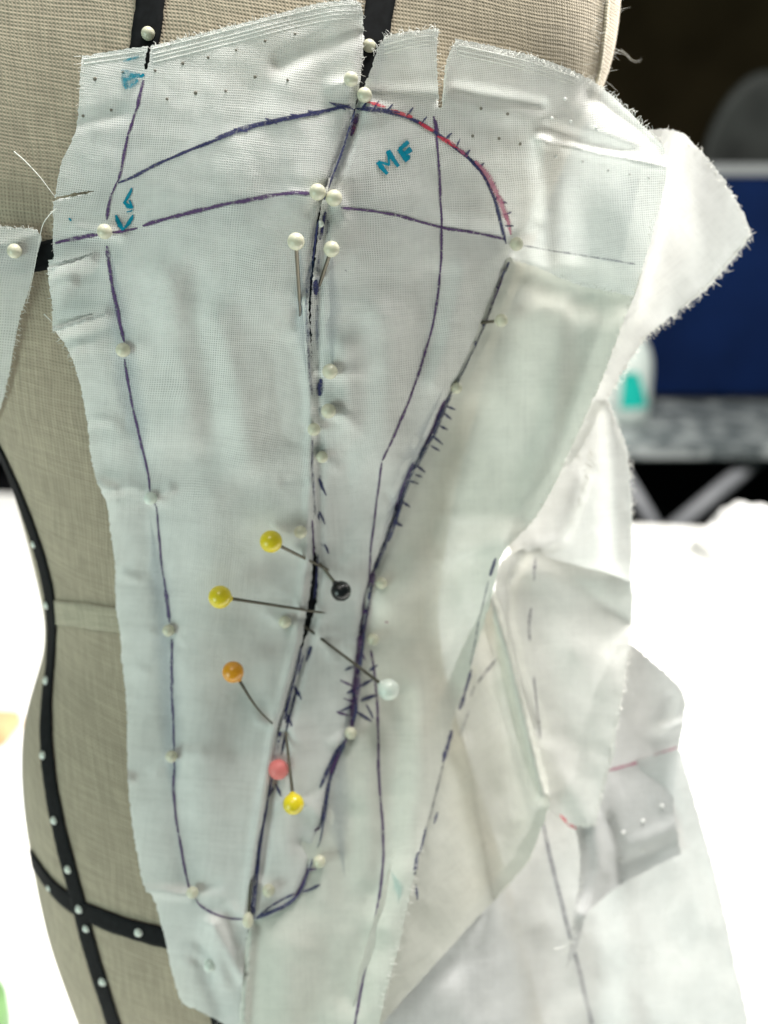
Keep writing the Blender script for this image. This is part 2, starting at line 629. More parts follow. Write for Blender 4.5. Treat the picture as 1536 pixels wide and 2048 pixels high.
def strip_on_form(name, pts, wid, mat, off, parent=None, thick=0.0004, nx=6, px=True):
    """a woven band lying on the form, with a real thickness"""
    line = resample(smooth_line(pts, 2), 12)
    C = [thit(*p) for p in line]
    V, Fc, UV = [], [], []
    n = len(C)
    s = 0
    for i, c in enumerate(C):
        a, b = C[max(0, i - 2)], C[min(n - 1, i + 2)]
        tg = (b - a).normalized()
        nr = tnormal(c)
        sd = tg.cross(nr).normalized()
        if i: s += (C[i] - C[i - 1]).length
        wob = 1 + 0.03 * math.sin(i * 0.9) + 0.02 * math.sin(i * 2.3)
        row = [tsnap(c + sd * wid * wob * (k / (nx - 1) - 0.5), off) for k in range(nx)]
        top = [p + tnormal(p) * thick for p in row]
        V += top + [row[-1], row[0]]
        UV += [(s, k / (nx - 1) * wid) for k in range(nx)] + [(s, wid), (s, 0)]
    m = nx + 2
    for i in range(n - 1):
        for k in range(m):
            k2 = (k + 1) % m
            Fc.append((i * m + k, i * m + k2, (i + 1) * m + k2, (i + 1) * m + k))
    o = mesh_obj(name, V, Fc, mat, parent, origin=None if parent else C[0], uv=UV)
    return o


strip_on_form("waist_band", [(96, 1222), (150, 1228), (240, 1240), (400, 1252), (600, 1262), (840, 1255)], 0.0066, M['linen_pale'], 0.0002, form, thick=0.0003)
strip_on_form("armhole_seam", [(1216, -60), (1212, 0), (1205, 80), (1190, 175), (1140, 260)], 0.0012, M['linen_pale'], 0.0002, form, thick=0.0006, nx=5)

# stand under the form, below the frame
bm = bmesh.new()
for r0, r1, z0, z1 in ((0.010, 0.010, 0.006, 0.17), (0.075, 0.070, 0.0, 0.008)):
    bmesh.ops.create_cone(bm, cap_ends=True, segments=32, radius1=r0, radius2=r1, depth=z1 - z0,
                          matrix=Matrix.Translation((base.x, base.y, (z0 + z1) / 2)))
me = bpy.data.meshes.new("stand_pole")
bmesh.ops.translate(bm, verts=bm.verts, vec=-base)
bm.to_mesh(me); bm.free()
link("stand_pole", me, M['steel'], form)

TW = 0.0058
tape_data = [
    ([(312, -120), (306, -40), (300, 30), (284, 130), (262, 250), (236, 362), (214, 460), (222, 560), (244, 690), (266, 820), (298, 960), (320, 1110), (337, 1260), (344, 1400), (345, 1510), (356, 1650), (385, 1780), (420, 1930), (446, 2040), (470, 2150)],
     "black style tape under the CF pen line, pinned at the top left notch"),
    ([(775, -120), (762, 0), (742, 100), (712, 215), (676, 320), (645, 420), (632, 540), (630, 700), (634, 830), (632, 960), (632, 1100), (618, 1220), (592, 1340), (560, 1460), (530, 1640), (505, 1840), (490, 1960), (480, 2120)],
     "black style tape running down under the open seam between the two lettered panels"),
    ([(-40, 830), (-8, 880), (24, 950), (52, 1020), (78, 1095), (98, 1170), (106, 1240), (104, 1320), (95, 1400), (94, 1480), (104, 1580), (128, 1690), (158, 1800), (180, 1890), (208, 1980), (240, 2080), (262, 2150)],
     "long black style tape curving down the bare left side of the form"),
    ([(66, 1716), (90, 1752), (118, 1786), (160, 1815), (210, 1838), (262, 1856), (330, 1874), (420, 1888), (520, 1895)],
     "black hip tape crossing the long left tape near the bottom"),
    ([(-60, 520), (30, 518), (90, 512), (160, 490), (240, 470), (340, 445), (480, 418), (620, 396), (760, 424), (885, 455), (1015, 482)],
     "black bust tape showing at the gap beside the cut left edge of the CF panel"),
    ([(1012, 470), (1020, 520), (985, 620), (940, 720), (890, 810), (830, 940), (780, 1070), (745, 1150), (725, 1250), (712, 1400), (690, 1490), (650, 1650), (615, 1760), (570, 1830), (530, 1900), (500, 2000)],
     "black side tape hidden under the folded edge of the MF panel"),
]
for pts, lab in tape_data:
    o = strip_on_form("style_tape", pts, TW, M['tape'], 0.0003)
    tag(o, lab, "tape", "black style tapes on the dress form")

# ------------------------------------------------------------------ cloth panels
PANELS = {}


def inside(poly, x, y):
    poly = np.array(poly)
    c = np.zeros(x.shape, bool)
    n = len(poly)
    for i in range(n):
        x0, y0 = poly[i - 1]; x1, y1 = poly[i]
        if y0 == y1: continue
        hit = ((y0 > y) != (y1 > y)) & (x < (x1 - x0) * (y - y0) / (y1 - y0) + x0)
        c ^= hit
    return c


def puckers(spots, seed, L=(26, 60), amp=(0.00020, 0.00048), wd=(8, 15)):
    """short creases running out from each pin"""
    r = random.Random(seed)
    out = []
    for x, y, a0 in spots:
        for k in range(3):
            a = math.radians(a0 + r.uniform(-40, 40) + (180 if r.random() < 0.45 else 0))
            l = r.uniform(*L); g = r.uniform(4, 10)
            b = a + r.uniform(-.25, .25)
            out.append(([(x + math.cos(a) * g, y + math.sin(a) * g), (x + math.cos(a) * l * .5, y + math.sin(a) * l * .5), (x + math.cos(b) * l, y + math.sin(b) * l)],
                        r.uniform(*amp) * r.choice((1, 1, -1)), r.uniform(*wd)))
    return out


def panel(name, outline, depth, label, mat='muslin', folds=(), spacing=9, jitter=0.9, rot=0.0, wav=(0.00035, 130), seed=1,
          cat="fabric", group="white muslin pieces of the draped bodice", it=1, parent=None, gain=1.0):
    pl = resample(smooth_line(outline, it, True), 5, True)
    pl = np.array(pl)
    r = np.random.default_rng(seed)
    j = r.normal(0, jitter, pl.shape)
    pl = pl + j
    keep = [0]
    for i in range(1, len(pl)):
        if np.linalg.norm(pl[i] - pl[keep[-1]]) > 2.0: keep.append(i)
    pl = pl[keep]
    x0, y0 = pl.min(0); x1, y1 = pl.max(0)
    gx, gy = np.meshgrid(np.arange(x0, x1, spacing), np.arange(y0, y1, spacing * 0.87))
    gx = gx + (np.arange(gx.shape[0]) % 2)[:, None] * spacing / 2
    gx, gy = gx.ravel(), gy.ravel()
    ok = inside(pl, gx, gy)
    gx, gy = gx[ok], gy[ok]
    # keep inner points off the outline
    d2 = np.full(gx.shape, 1e9)
    for i in range(0, len(pl)):
        d2 = np.minimum(d2, (gx - pl[i, 0]) ** 2 + (gy - pl[i, 1]) ** 2)
    ok = d2 > (spacing * 0.45) ** 2
    pts = [Vector(p) for p in pl] + [Vector((a, b)) for a, b in zip(gx[ok], gy[ok])]
    vs, es, fs, *_ = delaunay_2d_cdt(pts, [], [list(range(len(pl)))], 1, 1e-4)
    xy = np.array([(v.x, v.y) for v in vs])
    x, y = xy[:, 0], xy[:, 1]
    d = depth(x, y)
    for f in folds:
        line, amp, wd = f[:3]
        d = d - amp * gain * np.exp(-(seg_dist(x, y, line) / wd) ** 2)
    d = d - wav[0] * waves(x, y, wav[1], seed) - wav[0] * 0.35 * waves(x, y, wav[1] * 0.4, seed + 50)
    d = np.minimum(d, Dcloth(x, y) - 0.00115)      # never sinks into the form or its tapes
    V = Parr(x, y, d)
    dm = float(np.mean(d))
    a = rot
    ux, uy = x * dm / F, y * dm / F
    uv = np.stack([ux * math.cos(a) - uy * math.sin(a), ux * math.sin(a) + uy * math.cos(a)], -1)
    faces = [tuple(f) for f in fs]
    o = mesh_obj(name, V, faces, M[mat], parent, origin=V.mean(0), uv=uv)
    if parent is None: tag(o, label, cat, group)
    tree = BVHTree.FromPolygons([Vector(v) for v in V], faces)
    PANELS[o.name] = tree
    o_depth = lambda px, py, t=tree, dd=depth: hit_depth(t, px, py, dd)
    return o, tree, o_depth, pl


def hit_depth(tree, px, py, dd=None):
    r = ray(px, py); L = r.length
    loc, nor, idx, dist = tree.ray_cast(CAM, r / L)
    if loc is None:
        return float(dd(np.array([px]), np.array([py]))[0]) if dd else None
    return dist / L


def on_form(lift, lo=0.0013, soft=1.0):
    """cloth lying on the form, raised towards the viewer by lift (metres)"""
    if isinstance(lift, (int, float)):
        return lambda x, y: Dcloth(x, y) - lift
    lift = [(x, y, l if l < 0.006 else 0.006 + (l - 0.006) * soft) for x, y, l in lift]
    f = tps(lift)
    return lambda x, y: Dcloth(x, y) - np.maximum(f(x, y), lo)


def free(ctrl, gap=0.003, back=0.0):
    ctrl = [(x, y, d + back) for x, y, d in ctrl]
    f = tps(ctrl)
    return lambda x, y: np.minimum(f(x, y), Dcloth(x, y) - gap)


# --- front panel with the CF lettering
A_out = [(162, 113), (215, 103), (270, 95), (296, 92), (293, 112), (288, 140), (293, 140), (299, 118), (301, 92), (360, 78), (430, 60), (500, 42),
         (560, 26), (620, 10), (670, 1), (712, 0), (722, 6), (726, 30), (727, 70), (727, 105), (724, 140), (718, 175),
         (708, 222), (690, 283), (664, 350), (645, 405), (633, 440), (624, 520), (617, 600), (619, 660), (627, 740), (632, 820),
         (631, 900), (630, 980), (631, 1060), (626, 1120), (623, 1170), (612, 1230), (604, 1290), (584, 1380), (558, 1470), (540, 1580), (522, 1690), (508, 1780), (497, 1850),
         (492, 1900), (485, 1960), (480, 2070), (450, 2050), (405, 2024), (366, 2010), (356, 1990), (340, 1930), (326, 1860), (306, 1790), (288, 1780), (276, 1720),
         (262, 1640), (255, 1560), (254, 1480), (253, 1400), (243, 1320), (240, 1260), (229, 1200), (231, 1130), (220, 1060), (216, 1010), (193, 965),
         (183, 920), (174, 850), (164, 780), (150, 735), (132, 690), (106, 656), (150, 640), (206, 622), (150, 634), (112, 641),
         (104, 610), (98, 570), (94, 536), (140, 528), (186, 510), (184, 506), (140, 519), (107, 526), (106, 470), (107, 400), (150, 392), (188, 384), (187, 381), (150, 386), (109, 395),
         (118, 340), (128, 312), (146, 280), (156, 240), (158, 200), (160, 150)]
A_depth = on_form(lo=0.0024, lift=[(162, 113, .0016), (300, 92, .0022), (500, 40, .0040), (715, 5, .0055), (720, 120, .0036), (560, 150, .0028), (300, 250, .0014), (110, 400, .0016), (100, 580, .0024), (150, 700, .0022),
                   (400, 400, .0013), (640, 420, .0016), (300, 700, .0013), (480, 700, .0020), (620, 700, .0018), (200, 960, .0026), (300, 1000, .0015), (450, 1000, .0020), (620, 1100, .0018), (235, 1200, .0030),
                   (400, 1250, .0022), (250, 1500, .0030), (400, 1500, .0020), (540, 1500, .0018), (300, 1780, .0024), (420, 1800, .0018), (500, 1840, .0020), (360, 2005, .0035), (470, 2040, .005)])
A_base = A_depth


def A_depth(x, y):
    x = np.asarray(x, float); y = np.asarray(y, float)
    d = A_base(x, y)
    for (x0, y0, x1, y1, am) in ((94, 537, 186, 509, .0020), (106, 657, 206, 623, .0024), (107, 400, 188, 384, .0006)):
        yl = y0 + (y1 - y0) * (x - x0) / (x1 - x0)
        d = d - am * np.clip((x1 + 10 - x) / 60, 0, 1) * np.where(y > yl, np.exp(-np.clip(y - yl, 0, 400) / 30), 0)
    return d


A_folds = [([(727, 60), (722, 160), (690, 283), (645, 405), (624, 520), (619, 660), (632, 820), (630, 980), (626, 1120), (604, 1290), (558, 1470), (522, 1690), (500, 1840)], -0.0006, 8),
           ([(615, 600), (617, 700), (622, 820), (620, 980), (614, 1110), (592, 1290), (546, 1470), (510, 1690), (490, 1830)], 0.0008, 9),
           ([(330, 560), (360, 720), (380, 860)], 0.0012, 40), ([(430, 640), (470, 780), (500, 920)], 0.0012, 36), ([(250, 880), (330, 850)], 0.0006, 30),
           ([(560, 700), (590, 860)], -0.0010, 36), ([(390, 560), (415, 720), (430, 900)], -0.0008, 34),
           ([(280, 1780), (380, 1790)], 0.0007, 10), ([(430, 1850), (470, 1930), (488, 1960)], 0.0014, 13), ([(420, 1850), (445, 1960)], 0.0012, 16), ([(400, 1900), (440, 2010)], -0.0010, 22),
           ([(150, 245), (240, 225)], -0.0004, 14), ([(215, 980), (300, 960)], 0.0007, 18), ([(190, 960), (230, 1010)], 0.0006, 20),
           ([(230, 1150), (320, 1140)], -0.0005, 22), ([(170, 860), (250, 850)], -0.0005, 25), ([(106, 660), (210, 630)], 0.0009, 16), ([(96, 540), (180, 515)], 0.0008, 14),
           ([(420, 1000), (400, 1300), (410, 1600)], 0.0009, 50), ([(520, 1250), (480, 1500)], -0.0006, 40),
           ([(300, 1030), (330, 1260), (345, 1510), (380, 1780)], -0.0007, 26), ([(240, 700), (290, 950)], -0.0006, 26),
           ([(560, 130), (640, 90), (720, 60)], -0.0008, 20)]
A, A_t, A_d, A_pl = panel("muslin_cloth", A_out, A_depth, "white muslin front panel with teal CF pen letters, pinned down its left pen line", 'muslin_open', A_folds + puckers(
    [(209, 463, 170), (246, 700, 175), (301, 997, 170), (337, 1261, 180), (343, 1513, 180), (385, 1785, 190), (600, 614, 100), (628, 859, 200), (620, 960, 190), (601, 1064, 150), (570, 1244, 170), (620, 1124, 200), (604, 1219, 190), (557, 1456, 210), (497, 1840, 200), (420, 1931, 220),
     (150, 560, 170), (160, 690, 160), (200, 840, 175), (230, 980, 170), (245, 1150, 175), (255, 1330, 180), (262, 1560, 180), (640, 390, 160), (700, 170, 150)], 5), seed=3, rot=-0.10, spacing=7, gain=1.8, wav=(0.00045, 150))
for quad in ([(97, 520), (188, 500), (190, 512), (170, 530), (97, 548)], [(104, 622), (206, 610), (214, 628), (150, 650), (106, 664)]):
    panel("tab_underlap", quad, lambda x, y: A_depth(x, y) + 0.0009, None, 'muslin_open', seed=41, wav=(0, 100), parent=A)

# --- middle panel with the MF lettering, its fold edge over the side panel
B_out = [(760, 80), (790, 66), (830, 62), (876, 57), (873, 100), (876, 160), (877, 216), (884, 214), (886, 170), (892, 120), (906, 92), (912, 77), (960, 86), (1010, 98), (1060, 110), (1110, 126),
         (1150, 142), (1200, 170), (1240, 205), (1290, 255), (1335, 300), (1334, 345), (1318, 420), (1296, 500), (1266, 592), (1225, 585), (1170, 575), (1120, 556), (1070, 532), (1030, 522),
         (1019, 520), (1000, 562), (972, 642), (938, 720), (905, 785), (880, 845), (852, 900), (826, 945), (802, 1010), (780, 1070), (752, 1140), (737, 1190), (730, 1240),
         (722, 1290), (716, 1350), (711, 1420), (702, 1465), (672, 1540), (652, 1620), (638, 1690), (618, 1745), (602, 1785), (570, 1818), (540, 1832), (508, 1842),
         (505, 1800), (518, 1690), (537, 1580), (555, 1470), (582, 1380), (604, 1296), (625, 1240), (636, 1185), (635, 1130), (626, 1075), (626, 980), (627, 900), (628, 820), (627, 760), (622, 680), (621, 600), (628, 530), (638, 460), (641, 410), (660, 352),
         (688, 285), (708, 222), (722, 186), (738, 150)]
B_depth = on_form(lo=0.0021, soft=0.6, lift=[(760, 80, .0050), (870, 60, .0060), (875, 210, .0020), (912, 80, .0050), (1050, 110, .0050), (1150, 145, .006), (1290, 260, .028), (1335, 300, .034), (1330, 400, .034), (1266, 592, .030), (1180, 360, .020), (1140, 480, .014), (1090, 300, .008),
                   (1060, 450, .006), (1030, 520, .0042), (720, 210, .0016), (650, 440, .0018), (640, 700, .0026), (640, 1000, .0016), (636, 1150, .0020), (600, 1380, .0018), (540, 1650, .0018), (510, 1840, .002),
                   (850, 350, .0014), (980, 400, .0018), (800, 560, .0020), (900, 650, .0040), (975, 640, .0048), (760, 800, .0040), (880, 840, .0050), (740, 1000, .0022), (790, 1040, .0036), (735, 1230, .0030), (700, 1460, .0030), (640, 1690, .0026), (660, 1250, .0020), (600, 1700, .0020)])
B_folds = [([(724, 195), (700, 290), (655, 420), (636, 590), (636, 740), (637, 880), (637, 1040), (638, 1150), (628, 1240), (592, 1385), (546, 1590), (510, 1830)], -0.0007, 7),
           ([(1019, 520), (972, 642), (905, 785), (826, 945), (780, 1070), (737, 1190), (711, 1420), (672, 1540), (638, 1690), (600, 1790)], -0.0013, 9),
           ([(770, 640), (790, 780), (760, 900)], 0.0013, 44), ([(860, 560), (850, 700), (810, 830)], -0.0010, 30), ([(690, 700), (700, 850)], 0.0010, 26), ([(930, 540), (905, 660), (870, 760)], 0.0012, 26),
           ([(690, 940), (680, 1120)], -0.0006, 26), ([(880, 300), (1000, 290)], 0.0005, 30), ([(1090, 290), (1090, 520)], 0.0012, 22), ([(1080, 280), (1200, 310), (1330, 330)], 0.0007, 10),
           ([(1090, 256), (1200, 286), (1330, 318)], -0.0006, 12), ([(740, 190), (870, 190)], -0.0008, 16), ([(910, 180), (1080, 210)], -0.0008, 14),
           ([(1200, 190), (1330, 300)], -0.0020, 26), ([(600, 1450), (570, 1700)], 0.0005, 24), ([(880, 450), (1000, 480)], -0.0004, 24)]
B, B_t, B_d, B_pl = panel("muslin_cloth", B_out, B_depth, "white muslin middle panel with teal MF pen letters and a red and navy neckline arc", 'muslin_open', B_folds + puckers(
    [(729, 190, 60), (668, 396, 20), (645, 552, 30), (660, 743, 10), (657, 822, 10), (644, 914, 0), (1033, 488, 160), (966, 645, 200), (913, 776, 200), (860, 900, 200), (800, 1020, 200), (643, 1131, 20), (626, 1265, 20), (745, 1279, 180), (701, 1466, 180), (639, 1723, 190), (537, 1781, 20), (600, 1600, 10), (580, 1460, 20)], 6), seed=5, rot=0.07, spacing=7, gain=1.8, wav=(0.00045, 150))

# --- long side panel under the MF panel
C_out = [(1040, 480), (1120, 500), (1200, 520), (1286, 540), (1270, 590), (1240, 660), (1205, 760), (1168, 840), (1130, 925), (1100, 990), (1070, 1040), (1030, 1078), (1000, 1112), (985, 1190), (960, 1270),
         (940, 1340), (905, 1440), (880, 1540), (856, 1640), (830, 1740), (812, 1830), (790, 1920), (765, 2010), (748, 2110), (476, 2110), (482, 1980), (492, 1880), (505, 1836), (520, 1770), (540, 1700), (560, 1640), (590, 1640),
         (620, 1500), (660, 1380), (680, 1250), (690, 1120), (730, 980), (790, 860), (850, 740), (930, 600), (985, 500)]
C_depth = on_form(lo=0.0012, soft=0.58, lift=[(1060, 490, .002), (1200, 520, .016), (1286, 540, .026), (1270, 590, .028), (1240, 660, .030), (1100, 600, .010), (1080, 700, .014), (1150, 750, .024), (1205, 760, .030), (1060, 850, .022), (1130, 925, .034), (980, 800, .010), (900, 850, .0024),
                   (960, 960, .016), (1070, 1040, .038), (850, 960, .0022), (900, 1050, .012), (1000, 1112, .036), (780, 1090, .0014), (830, 1150, .007), (960, 1270, .034), (740, 1200, .001), (800, 1300, .006), (880, 1300, .020), (940, 1340, .034), (880, 1540, .026),
                   (730, 1400, .0014), (720, 1600, .004), (800, 1550, .012), (856, 1640, .022), (700, 1700, .004), (830, 1740, .022), (750, 1800, .010), (640, 1800, .003), (620, 1900, .005), (500, 1850, .0012), (482, 1980, .004), (790, 1920, .022), (740, 2060, .022), (620, 2050, .009), (490, 2090, .006), (600, 1640, .0008), (690, 1250, .0006), (820, 800, .0006), (960, 540, .0006)])
C_folds = [([(1060, 560), (1150, 600), (1250, 600)], -0.0018, 34), ([(1080, 640), (1090, 760)], 0.0030, 50), ([(1130, 600), (1100, 900), (1010, 1080)], 0.0012, 24), ([(1210, 640), (1130, 860), (1050, 1040)], -0.0012, 22),
           ([(780, 1200), (870, 1130), (1000, 1090)], 0.0035, 40), ([(800, 1400), (780, 1700), (700, 1990)], -0.0025, 36), ([(850, 1400), (830, 1600), (770, 1850)], 0.0022, 36),
           ([(705, 1640), (690, 1800), (640, 2040)], -0.0015, 36), ([(485, 2110), (490, 1980), (503, 1860)], 0.0022, 7), ([(580, 1900), (560, 2060)], 0.0015, 40), ([(960, 830), (900, 1000)], -0.0018, 30),
           ([(740, 1500), (735, 1750)], 0.0010, 26)]
C, C_t, C_d, C_pl = panel("muslin_cloth", C_out, C_depth, "long white muslin side panel hanging from the MF panel's fold, frayed right edge", 'muslin_fine', C_folds, seed=8, wav=(0.0006, 170), rot=0.03)

# --- right hand pieces, all hanging clear of the form
D_out = [(985, 1180), (1000, 1210), (1022, 1290), (1050, 1400), (1078, 1500), (1100, 1570), (1098, 1620), (1062, 1712), (1056, 1725), (1000, 1790), (932, 1858), (925, 1870), (850, 1950), (770, 2040), (720, 2100), (700, 2000), (760, 1800), (820, 1600), (880, 1400), (940, 1260)]
D_depth = free([(985, 1180, .249), (1050, 1400, .253), (1100, 1580, .256), (1060, 1720, .262), (925, 1870, .270), (770, 2040, .277), (720, 2000, .278), (800, 1650, .268), (880, 1400, .260), (950, 1260, .255), (970, 1500, .262)], 0.010, back=0.023)
D_folds = [([(978, 1190), (1018, 1320), (1062, 1500), (1086, 1590)], 0.0065, 13), ([(960, 1300), (1000, 1480), (1030, 1640)], -0.0030, 30), ([(905, 1560), (860, 1800)], 0.0016, 30)]
D, D_t, D_d, D_pl = panel("muslin_cloth", D_out, D_depth, "pale muslin flap with a bright rolled edge, just right of the long side panel", 'muslin_fine', D_folds, seed=13, wav=(0.0005, 150), rot=0.6)

E_out = [(992, 1130), (1030, 1100), (1078, 1094), (1130, 1104), (1190, 1118), (1245, 1130), (1262, 1150), (1266, 1210), (1260, 1285), (1250, 1350), (1240, 1420), (1230, 1480), (1228, 1515), (1214, 1550), (1204, 1600), (1190, 1650), (1170, 1657), (1150, 1650),
         (1110, 1640), (1060, 1560), (1010, 1400), (985, 1250)]
E_depth = free(back=0.023, ctrl=[(992, 1130, .252), (1078, 1094, .256), (1245, 1130, .268), (1262, 1290, .264), (1228, 1500, .262), (1180, 1652, .262), (1120, 1640, .262), (1060, 1480, .262), (1010, 1300, .258), (1140, 1300, .256)])
E_folds = [([(1045, 1110), (1016, 1170), (1015, 1240), (1035, 1340), (1080, 1450)], -0.0018, 9), ([(1060, 1094), (1160, 1112), (1262, 1134)], -0.0028, 24), ([(1080, 1150), (1200, 1170)], 0.0030, 40), ([(1100, 1500), (1180, 1640)], 0.0012, 24)]
E, E_t, E_d, E_pl = panel("muslin_flap", E_out, E_depth, "folded muslin flap with a blunt lower tip, in the middle of the right hand pieces", 'muslin_flap', E_folds, seed=17, wav=(0.0005, 120), rot=0.05)

F_out = [(1290, 262), (1330, 256), (1372, 268), (1400, 300), (1440, 345), (1470, 395), (1490, 430), (1502, 470), (1478, 505), (1440, 548), (1405, 588), (1370, 612), (1320, 650), (1285, 680), (1250, 740), (1220, 790), (1190, 850), (1150, 920), (1120, 940), (1150, 800), (1220, 600), (1270, 420)]
F_depth = free(back=0.006, ctrl=[(1290, 262, .268), (1372, 268, .272), (1502, 470, .285), (1440, 548, .284), (1320, 650, .280), (1220, 790, .279), (1130, 930, .278), (1180, 760, .273), (1240, 560, .271), (1290, 420, .268), (1400, 430, .275)])
F_folds = [([(1335, 262), (1310, 420), (1260, 620)], -0.0030, 22), ([(1395, 310), (1400, 480), (1340, 610)], 0.0016, 40)]
FP, F_t, F_d, F_pl = panel("muslin_flap", F_out, F_depth, "bright white pointed flap sticking out at the right in front of the blue panel", 'muslin_white', F_folds, seed=19, wav=(0.0005, 120), rot=0.7, jitter=1.3)

G_out = [(1215, 798), (1232, 840), (1250, 880), (1260, 935), (1262, 1000), (1266, 1060), (1260, 1190), (1230, 1200), (1160, 1190), (1080, 1150), (1020, 1110), (1010, 1060), (1090, 960), (1140, 880), (1190, 800)]
G_depth = free(back=0.013, ctrl=[(1215, 798, .290), (1262, 940, .290), (1262, 1140, .284), (1080, 1120, .270), (1020, 1090, .266), (1130, 880, .281), (1190, 960, .283)])
G_folds = [([(1165, 960), (1140, 1040), (1120, 1080), (1080, 1094)], -0.0020, 12), ([(1215, 830), (1225, 960), (1230, 1120)], 0.0020, 22)]
G, G_t, G_d, G_pl = panel("muslin_flap", G_out, G_depth, "white muslin strip behind the long side panel, above the blunt tipped flap", 'muslin_white', G_folds, seed=23, wav=(0.0006, 120), rot=0.1)

H_out = [(1235, 1290), (1262, 1286), (1300, 1318), (1340, 1352), (1370, 1386), (1372, 1420), (1364, 1470), (1358, 1500), (1350, 1560), (1346, 1620), (1352, 1650), (1362, 1706), (1350, 1712), (1300, 1738), (1242, 1768), (1200, 1800), (1170, 1830), (1160, 1880), (1146, 1915), (1130, 1942), (1136, 1912), (1142, 1880),
         (1148, 1820), (1160, 1760), (1160, 1700), (1152, 1660), (1140, 1600), (1180, 1400)]
H_depth = free(back=0.019, ctrl=[(1235, 1290, .276), (1340, 1352, .285), (1370, 1420, .286), (1350, 1600, .284), (1362, 1706, .286), (1242, 1768, .283), (1160, 1700, .268), (1152, 1840, .268), (1130, 1942, .268), (1180, 1500, .274), (1260, 1500, .280), (1150, 1640, .268)])
H_folds = [([(1270, 1690), (1350, 1650)], 0.0011, 16), ([(1240, 1728), (1355, 1690)], -0.0008, 14), ([(1240, 1760), (1236, 1700), (1215, 1640)], -0.0022, 12), ([(1190, 1640), (1200, 1740), (1170, 1830)], 0.0030, 16), ([(1340, 1400), (1325, 1440)], -0.002, 14), ([(1330, 1460), (1362, 1450)], 0.002, 12)]
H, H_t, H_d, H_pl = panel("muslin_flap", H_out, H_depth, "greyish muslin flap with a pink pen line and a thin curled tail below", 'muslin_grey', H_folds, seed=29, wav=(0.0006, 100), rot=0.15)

I_out = [(1080, 1600), (1200, 1540), (1345, 1500), (1362, 1500), (1378, 1560), (1402, 1640), (1430, 1740), (1452, 1830), (1470, 1920), (1490, 2000), (1512, 2110), (700, 2110), (800, 1980), (930, 1830), (1040, 1700)]
I_depth = free([(1080, 1600, .272), (1345, 1500, .292), (1402, 1640, .297), (1470, 1920, .304), (1512, 2110, .308), (700, 2110, .286), (930, 1830, .280), (1200, 1900, .288), (1150, 1700, .280), (1300, 1750, .292)], 0.006, back=0.030)
I_folds = [([(1240, 1780), (1250, 1920), (1270, 2080)], 0.0018, 30), ([(1190, 1830), (1200, 2060)], -0.0035, 34), ([(900, 1930), (1080, 1850)], -0.0030, 34), ([(960, 2060), (1180, 1960)], 0.0022, 40)]
I, I_t, I_d, I_pl = panel("muslin_cloth", I_out, I_depth, "wide white muslin panel at the bottom right with a dark pen line down it", 'muslin_shade', I_folds, seed=31, wav=(0.0007, 150), rot=0.05)

J_out = [(-80, 446), (0, 452), (40, 456), (74, 458), (84, 478), (78, 500), (70, 528), (60, 570), (52, 602), (40, 630), (30, 680), (22, 730), (10, 790), (-6, 840), (-60, 900), (-120, 800), (-130, 500)]
J_depth = on_form([(-80, 446, .002), (74, 458, .0022), (60, 570, .003), (10, 790, .003), (-60, 900, .003), (-120, 600, .002)])
J, J_t, J_d, J_pl = panel("muslin_cloth", J_out, J_depth, "white muslin corner at the left frame edge, held by a single ivory pin", 'muslin', [([(0, 492), (80, 470)], -0.0007, 8)], seed=37, rot=-0.12)

# ------------------------------------------------------------------ pen lines


def ribbon(parent, dfn, pts, wpx, mat, name="pen_line", lift=0.00016, it=2, wob=0.25, taper=True, fade=0):
    line = resample(smooth_line(pts, it, corner=75), 4)
    n = len(line)
    if n < 2: return
    V, UV, Fc = [], [], []
    s = 0
    ph = random.uniform(0, 6)
    for i, p in enumerate(line):
        a, b = line[max(0, i - 1)], line[min(n - 1, i + 1)]
        t = b - a; L = np.linalg.norm(t) + 1e-9; t = t / L
        nx, ny = -t[1], t[0]
        hw = wpx / 2 * (1 + wob * (math.sin(i * 0.55 + ph) * 0.5 + math.sin(i * 0.21 + 2 * ph) * 0.5))
        if taper:
            e = min(i, n - 1 - i) / 3
            hw *= min(1, 0.45 + e * 0.55)
        if fade:
            e = min(1, min(i, n - 1 - i) * 4 / fade); hw *= e * e * (3 - 2 * e) * 0.98 + 0.02
        wv = wob * 2.2 * (math.sin(i * 0.33 + ph * 2) * 0.5 + math.sin(i * 0.11 + ph) * 0.6)
        if i: s += np.linalg.norm(line[i] - line[i - 1])
        for k, f in enumerate((-1, 0, 1)):
            x, y = p[0] + nx * (hw * f + wv), p[1] + ny * (hw * f + wv)
            d = dfn(x, y)
            V.append(P(x, y, d - lift)); UV.append((s * 0.0001, k / 2))
    for i in range(n - 1):
        for k in range(2):
            q = i * 3 + k
            Fc.append((q, q + 1, q + 4, q + 3))
    o = mesh_obj(name, V, Fc, M[mat], parent, uv=UV)
    return o


def ticks(parent, dfn, lst, wpx_, mat, name="pen_tick"):
    for x0, y0, x1, y1 in lst:
        x0, y0, x1, y1 = x0 - (x1 - x0) * .15, y0 - (y1 - y0) * .15, x1 + (x1 - x0) * .25, y1 + (y1 - y0) * .25
        wpx = wpx_ * random.uniform(.85, 1.3)
        ribbon(parent, dfn, [(x0, y0), ((x0 + x1) / 2 + random.uniform(-1, 1), (y0 + y1) / 2 + random.uniform(-1, 1)), (x1, y1)], wpx, mat, name, lift=0.0002)


